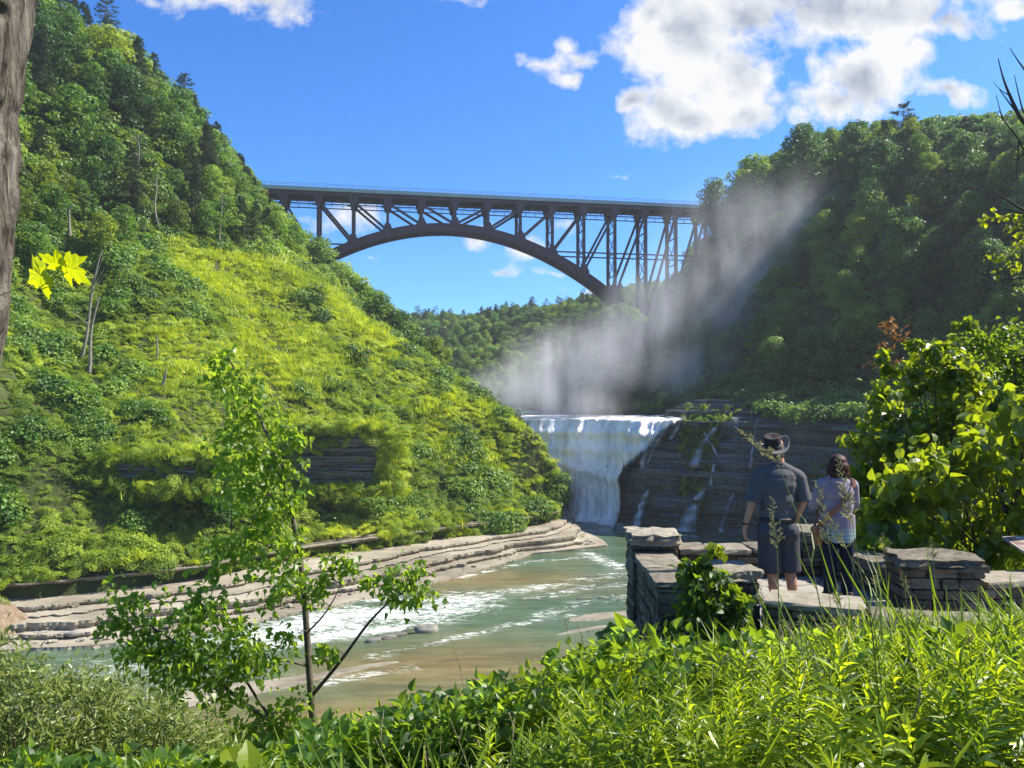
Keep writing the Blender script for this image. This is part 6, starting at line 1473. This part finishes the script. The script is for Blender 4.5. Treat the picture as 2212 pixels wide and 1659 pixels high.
def cloth(name, col, fold=.5, sc=9, var=.12, stretch=(1,1,.35), fine=220):
    m, tt, out = new_mat(name); c = tt.new('ShaderNodeTexCoord').outputs['Object']; n = tt.noise(tt.mapping(c, scale=stretch), sc, 4, .55, .6); f = tt.noise(c, fine, 2, .5)
    cc = tt.mix(tt.rng(n, .3, .7), tuple(x*(1-var) for x in col)+(1,), tuple(x*(1+var) for x in col)+(1,))
    principled(tt, out, cc, .9, .2, tt.bump(tt.math('ADD', n, tt.math('MULTIPLY', f, .06)), fold, .03)); return m
M['shirt'] = cloth('shirt', (0.092,0.090,0.094)); M['shorts'] = cloth('shorts', (0.055,0.057,0.066), .5, 8); M['hoodie'] = cloth('hoodie', (0.25,0.215,0.255), .6, 10); M['jeans'] = cloth('jeans', (0.012,0.016,0.032), .5, 10)
M['leather'] = plain('leather', (0.22,0.085,0.035), .5, .4, 20, .2, .2, .003); M['belt'] = plain('belt', (0.015,0.013,0.012), .5, .4); M['watch'] = plain('watch', (0.012,0.012,0.014), .35, .5)
M['hat_felt'] = plain('hat_felt', (0.045,0.034,0.030), .85, .2, 12, .3, .3, .005); M['hat_brim'] = plain('hat_brim', (0.20,0.175,0.15), .85, .2, 12, .25, .3, .005)
M['shoe'] = plain('shoe', (0.10,0.09,0.08), .8, .3); M['sock'] = plain('sock', (0.6,0.6,0.58), .9, .1); M['sole'] = plain('sole', (0.5,0.5,0.48), .8, .2)
def hair_mat():
    m, tt, out = new_mat('hair'); c = tt.new('ShaderNodeTexCoord').outputs['Object']; n = tt.noise(tt.mapping(c, scale=(1,1,.08)), 90, 4, .6, .2)
    principled(tt, out, tt.ramp(n, [(.35, (0.012,0.004,0.003)), (.5, (0.035,0.010,0.006)), (.68, (0.085,0.024,0.012))]), .55, .25, tt.bump(n, .8, .006)); return m
M['hair'] = hair_mat()
def plaid():
    m, tt, out = new_mat('plaid'); c = tt.new('ShaderNodeTexCoord').outputs['Object']; s = tt.new('ShaderNodeSeparateXYZ'); tt.link(c, s.inputs[0]); fx = tt.math('FRACT', tt.math('MULTIPLY', tt.math('ADD', s.outputs[0], tt.math('MULTIPLY', s.outputs[1], .4)), 22)); fz = tt.math('FRACT', tt.math('MULTIPLY', s.outputs[2], 22))
    a = tt.math('LESS_THAN', fx, .38); b = tt.math('LESS_THAN', fz, .38); a2 = tt.math('LESS_THAN', tt.math('ABSOLUTE', tt.math('SUBTRACT', fx, .7)), .05); b2 = tt.math('LESS_THAN', tt.math('ABSOLUTE', tt.math('SUBTRACT', fz, .7)), .05)
    k = tt.math('MULTIPLY', tt.math('ADD', a, b), .5); col = tt.mix(k, (0.50,0.56,0.54,1), (0.035,0.13,0.10,1)); col = tt.mix(tt.math('MAXIMUM', a2, b2), col, (0.06,0.08,0.20,1)); principled(tt, out, col, .9, .2); return m
M['plaid'] = plaid()
def shoes(e, feet, yaw=0):
    for (x, y) in feet:
        mb = MB(); ell(mb, (x, y-.02, .05), (.042,.065,.045)); chain(mb, [(x, y-.04, .04), (x, y+.06, .035), (x, y+.14, .03)], [.042,.046,.034], (1,1)); open_tube(mb, [(x, y-.03, .04), (x, y-.03, .10)], .045); o = fused('shoe', mb, M['shoe'], e, .006, 3)
        m2 = MB(); m2.box((x, y+.05, .012), (.045,.14,.012)); m2.build('sole', M['sole'], o)
        m3 = MB(); m3.tube([(x, y-.02, .08), (x, y-.02, .15)], [.045,.042], 16); m3.build('sock', M['sock'], e, True)
def man():
    Ym = 7.70; c = P(1677, 900, Ym); e = empty('person', (c[0], Ym, ZF)); tag(e, 'man seen from behind in grey polo shirt, dark shorts and brimmed hat', 'person')
    px = lambda x: (x-1677)/207.0
    mb = MB(); fl, fr = (-.02, .02), (.165, -.02)
    hip = [(-.085,0,.90), (.085,0,.90)]
    chain(mb, [hip[0], (-.055,.015,.50), (-.045,-.012,.33), (-.03,0,.10)], [.088,.058,.055,.036]); chain(mb, [(-.03,0,.09), (-.03,.08,.05), (-.03,.14,.035)], [.034,.034,.028])
    chain(mb, [hip[1], (.13,.015,.50), (.145,-.012,.33), (.165,0,.10)], [.088,.058,.055,.036]); chain(mb, [(.165,0,.09), (.165,.08,.05), (.17,.14,.035)], [.034,.034,.028])
    ell(mb, (0,0,.95), (.165,.115,.13)); ell(mb, (0,0,1.12), (.16,.11,.18)); ell(mb, (.01,-.005,1.32), (.19,.12,.19)); chain(mb, [(-.15,0,1.47), (.03,0,1.51), (.20,0,1.45)], [.062,.075,.062]); chain(mb, [(.03,0,1.52), (.02,.01,1.63)], [.062,.056])
    head(mb, (.0,.035,1.715), 1.0, .15)
    wl = np.array([px(1610), .03, .915]); wr = np.array([.205, .09, .93])
    chain(mb, [(-.205,0,1.44), (-.265,-.015,1.16), wl], [.055,.043,.028], (1,1)); chain(mb, [(.235,0,1.43), (.265,-.01,1.17), wr], [.055,.043,.028])
    hand(mb, wl, (-.02,.06,-1), 1, .5, 1.05); hand(mb, wr, (-.05,.22,-1), -1, .5, 1.05)
    fused('body', mb, M['skin'], e, .0055, 3)
    eb = MB()
    mb = MB(); ell(mb, (0,0,1.06), (.178,.13,.10)); ell(mb, (0,-.01,1.20), (.185,.14,.18)); ell(mb, (.005,-.012,1.35), (.205,.138,.17)); ell(mb, (.02,-.02,1.42), (.185,.115,.12)); chain(mb, [(-.165,0,1.455), (.0,-.01,1.515), (.06,-.01,1.515), (.215,0,1.435)], [.075,.075,.075,.075]); open_tube(mb, [(0,0,.985), (0,0,1.1)], [.178,.176], .75)
    chain(mb, [(-.19,0,1.43), (-.225,-.003,1.30)], [.082,.078]); chain(mb, [(.23,0,1.41), (.25,-.003,1.30)], [.080,.078]); open_tube(mb, [(-.205,0,1.36), (-.262,-.01,1.175)], [.075,.088], 1); open_tube(mb, [(.24,0,1.36), (.272,-.01,1.185)], [.075,.086], 1); open_tube(mb, [(.028,.0,1.52), (.026,.0,1.585)], [.072,.066], 1)
    fused('polo_shirt', mb, M['shirt'], e, .0065, 3)
    mb = MB(); ell(mb, (0,0,.93), (.19,.145,.12)); open_tube(mb, [(-.01,0,.90), (-.005,0,1.0)], [.192,.180], .76); ell(mb, (-.09,-.05,.87), (.11,.11,.11)); ell(mb, (.10,-.05,.87), (.11,.11,.11))
    open_tube(mb, [(-.095,0,.92), (-.082,.0,.65), (-.078,.004,.452)], [.115,.112,.120], 1); open_tube(mb, [(.105,0,.92), (.122,.0,.65), (.13,.004,.462)], [.115,.108,.114], 1)
    fused('shorts', mb, M['shorts'], e, .0065, 3)
    mb = MB(); t_ = np.linspace(0, 2*np.pi, 49); mb.tube(np.c_[np.cos(t_)*.183, np.sin(t_)*.140, np.full(49, 1.0)], .012, 8); V, Fs = mb.arr(); V[:,2] = 1.0+(V[:,2]-1.0)*1.9; link('belt', mesh_np('belt', V, Fs, M['belt'], True), e)
    mb = MB(); w = wl+np.array([-.0,-.0,.03]); t_ = np.linspace(0, 2*np.pi, 25); mb.tube(np.c_[w[0]+np.cos(t_)*.033, w[1]+np.sin(t_)*.033, np.full(25, w[2])], .009, 8); mb.box(w+np.array([-.036,-.008,0]), (.006,.018,.02)); mb.build('wristwatch', M['watch'], e, True)
    # hat, tipped back and rolled up at the sides
    hc = np.array([px(1671), .01, 1.755]); Rt = Matrix.Rotation(R(-14), 3, 'Y')@Matrix.Rotation(R(16), 3, 'X'); Rt = np.array(Rt)
    n, m = 16, 40; th = np.arange(m)/m*2*np.pi; rows = []
    for u in np.linspace(0, 1, n):           # crown with a pinched top
        if u < .7: rr = .100-.012*(u/.7); z = .115*(u/.7)
        else: k = (u-.7)/.3; rr = .088*(1-k)+.002; z = .115+.008*math.sin(k*math.pi*.9)-.030*k**.6
        x = np.cos(th)*rr*.86; y = np.sin(th)*rr*1.08; zz = z-.018*(u > .6)*np.exp(-(np.cos(th)/.5)**2)*0; rows.append(np.stack([x, y, np.full(m, z)+0*zz], 1))
    V = np.concatenate(rows)@Rt.T+hc; i = np.arange(n-1)[:,None]*m+np.arange(m)[None]; j = np.arange(n-1)[:,None]*m+(np.arange(m)[None]+1) % m; q = np.stack([i, j, j+m, i+m], -1).reshape(-1,4)
    ho = link('hat', mesh_np('hat', V, q, M['hat_felt'], True), e); rows = []
    for s_, u in [(0, 0), (0, .25), (0, .5), (0, .75), (0, 1), (1, 1), (1, .75), (1, .5), (1, .25), (1, 0)]:
        rr = 1+u*.85; up = u**1.5*(.065*np.abs(np.cos(th))**2.2-.030*np.abs(np.sin(th))**2)+.006*(1-s_); rows.append(np.stack([np.cos(th)*.088*(1+u*.95-u*.15*np.abs(np.cos(th))), np.sin(th)*.106*(1+u*.72), up-.004], 1))
    V = np.concatenate(rows)@Rt.T+hc; i = np.arange(9)[:,None]*m+np.arange(m)[None]; j = np.arange(9)[:,None]*m+(np.arange(m)[None]+1) % m; link('brim', mesh_np('brim', V, np.stack([i, j, j+m, i+m], -1).reshape(-1,4), M['hat_brim'], True), ho)
    mb = MB(); t_ = np.linspace(0, 2*np.pi, 41); pts = np.c_[np.cos(t_)*.088, np.sin(t_)*.109, np.full(41, .016)]@Rt.T+hc; mb.tube(pts, .008, 8); mb.build('hat_band', M['belt'], ho, True)
    mb = MB(); ell(mb, (.0,-.03,1.72), (.080,.088,.075)); ell(mb, (.005,-.05,1.66), (.055,.045,.045)); fused('hair', mb, plain('grey_hair', (0.10,0.085,0.07), .8, .2, 60, .3, .5, .003), e, .006, 2)
    shoes(e, [(-.03,0), (.165,0)])
man()
def woman():
    Yw = 8.30; c = P(1807, 900, Yw); e = empty('person', (c[0], Yw, ZF)); tag(e, 'woman seen from behind with reddish hair, lilac hoodie and dark jeans, arms folded', 'person'); px = lambda x: (x-1807)/192.0
    mb = MB(); chain(mb, [(-.08,0,.82), (-.085,.01,.45), (-.085,-.01,.30), (-.09,0,.09)], [.085,.052,.05,.034]); chain(mb, [(.08,0,.82), (.10,.01,.45), (.10,-.01,.30), (.105,0,.09)], [.085,.052,.05,.034])
    for x in (-.09, .105): chain(mb, [(x,0,.08), (x,.07,.05), (x,.12,.03)], [.032,.032,.025])
    ell(mb, (0,0,.88), (.165,.115,.12)); ell(mb, (0,0,1.05), (.14,.10,.16)); ell(mb, (0,0,1.22), (.16,.11,.15)); chain(mb, [(-.14,0,1.30), (0,0,1.34), (.14,0,1.30)], [.05,.06,.05]); chain(mb, [(0,0,1.34), (.0,.015,1.43)], [.05,.046]); head(mb, (.01,.03,1.495), .93, -.1)
    wl = np.array([.10,.20,1.08]); wr = np.array([-.10,.215,1.12])
    chain(mb, [(-.175,0,1.28), (-.225,.06,1.06), wl], [.046,.038,.026]); chain(mb, [(.175,0,1.28), (.21,.06,1.06), wr], [.046,.038,.026]); hand(mb, wl, (1,.05,.05), 1, .6, .92); hand(mb, wr, (-1,.05,.05), -1, .6, .92)
    fused('body', mb, M['skin_pale'], e, .0055, 3)
    mb = MB(); ell(mb, (0,-.005,.92), (.185,.14,.12)); ell(mb, (.0,-.005,1.05), (.180,.135,.16)); ell(mb, (0,-.01,1.2), (.18,.135,.15)); chain(mb, [(-.155,0,1.285), (0,-.015,1.325), (.155,0,1.285)], [.072,.075,.072]); open_tube(mb, [(0,0,.785), (0,0,.95)], [.192,.188], .78)
    chain(mb, [(-.165,0,1.28), (-.225,.04,1.08), (-.235,.06,1.05)], [.072,.066,.064]); chain(mb, [(-.235,.06,1.05), (-.05,.17,1.07), (.06,.19,1.08)], [.060,.052,.042]); chain(mb, [(.170,0,1.27), (.205,.04,1.08), (.21,.06,1.05)], [.070,.062,.060]); chain(mb, [(.21,.06,1.05), (.04,.18,1.10), (-.06,.205,1.12)], [.058,.05,.042])
    chain(mb, [(-.085,-.03,1.365), (-.05,-.10,1.31), (0,-.125,1.265), (.05,-.10,1.31), (.085,-.03,1.365)], [.038,.045,.05,.045,.038]); ell(mb, (0,-.085,1.33), (.085,.055,.06))
    fused('hoodie', mb, M['hoodie'], e, .0065, 3)
    mb = MB(); t_ = np.linspace(0, 2*np.pi, 60); rows = []
    for z0, k in ((.86, 1.0), (.80, 1.02), (.72, 1.03)): rows.append(np.c_[np.cos(t_)*.187*k, np.sin(t_)*.146*k, np.full(60, z0)])
    rows.append(np.c_[np.cos(t_)*.190, np.sin(t_)*.150, .655+.045*np.abs(np.cos(t_))**2+.008*np.sin(t_*7)]); V = np.concatenate(rows); i = np.arange(3)[:,None]*60+np.arange(59)[None]; link('plaid_shirt', mesh_np('plaid_shirt', V, np.stack([i, i+1, i+61, i+60], -1).reshape(-1,4), M['plaid'], True), e)
    mb = MB(); ell(mb, (0,-.005,.80), (.172,.135,.12)); open_tube(mb, [(-.082,0,.80), (-.088,0,.45), (-.092,0,.045)], [.098,.070,.066], 1); open_tube(mb, [(.082,0,.80), (.102,0,.45), (.108,0,.045)], [.098,.070,.066], 1); fused('jeans', mb, M['jeans'], e, .0065, 3)
    mb = MB(); ell(mb, (.01,.0,1.535), (.098,.108,.090)); ell(mb, (.01,-.045,1.47), (.108,.085,.10)); ell(mb, (.005,-.055,1.40), (.118,.072,.09)); ell(mb, (-.02,-.05,1.345), (.10,.06,.05)); ell(mb, (.06,-.05,1.35), (.07,.055,.055)); ell(mb, (-.075,-.0,1.42), (.04,.065,.10)); ell(mb, (.10,-.0,1.43), (.035,.065,.10)); fused('hair', mb, M['hair'], e, .006, 3)
    shoes(e, [(-.09,0), (.105,0)])
    # her bag hangs by its strap across the back
    b = empty('shoulder_bag', (c[0]-.245, Yw-.02, ZF+.70)); tag(b, 'tan leather bag with a wide strap slung across the back of the woman', 'bag'); o = np.array([c[0], Yw, ZF])-np.array(b.location); mb = MB(); V, Fs = block_np(.075, .20, .20, 5, (4,6,6), .1, .004); mb.add(V+np.array([0,0,.02]), Fs[0]); mb.build('pouch', M['leather'], b)
    S = [(-.235,-.03,.80), (-.205,-.135,.90), (-.12,-.165,1.0), (-.02,-.168,1.09), (.05,-.160,1.175), (.06,-.150,1.20)]; S = np.array(S)+o; mb = MB()
    for a, c2 in zip(S[:-1], S[1:]): mb.beam(a-(c2-a)*.04, c2+(c2-a)*.04, .048, .010, (0,-1,.2)) if False else mb.beam(a-(c2-a)*.04, c2+(c2-a)*.04, .05, .012, (-.2,-1,.1))
    T = np.array([(.05,-.158,1.18), (.13,-.14,1.27), (.16,-.06,1.345), (.13,.03,1.35), (.0,.13,1.2), (-.16,.14,1.0), (-.235,.05,.80)])+o
    mb.build('strap', M['leather'], b); mb = MB()
    for a, c2 in zip(T[1:-1], T[2:]): mb.beam(a, c2, .03, .008, (0,0,1))
    mb.build('strap', M['leather'], b)
woman()

# ---------------------------------------------------------------- air
def haze():
    mb = MB(); lo = np.array([-262,-62,-27.0]); hi = np.array([262,655,120.0]); mb.box((lo+hi)/2, (hi-lo)/2); m, tt, out = new_mat('haze'); pv = tt.new('ShaderNodeVolumePrincipled'); pv.inputs['Color'].default_value = (0.86,0.92,1.0,1); pv.inputs['Density'].default_value = 0.00018; pv.inputs['Anisotropy'].default_value = 0.3
    tt.link(pv.outputs[0], out.inputs['Volume']); tag(mb.build('haze', m), kind='stuff')
haze()
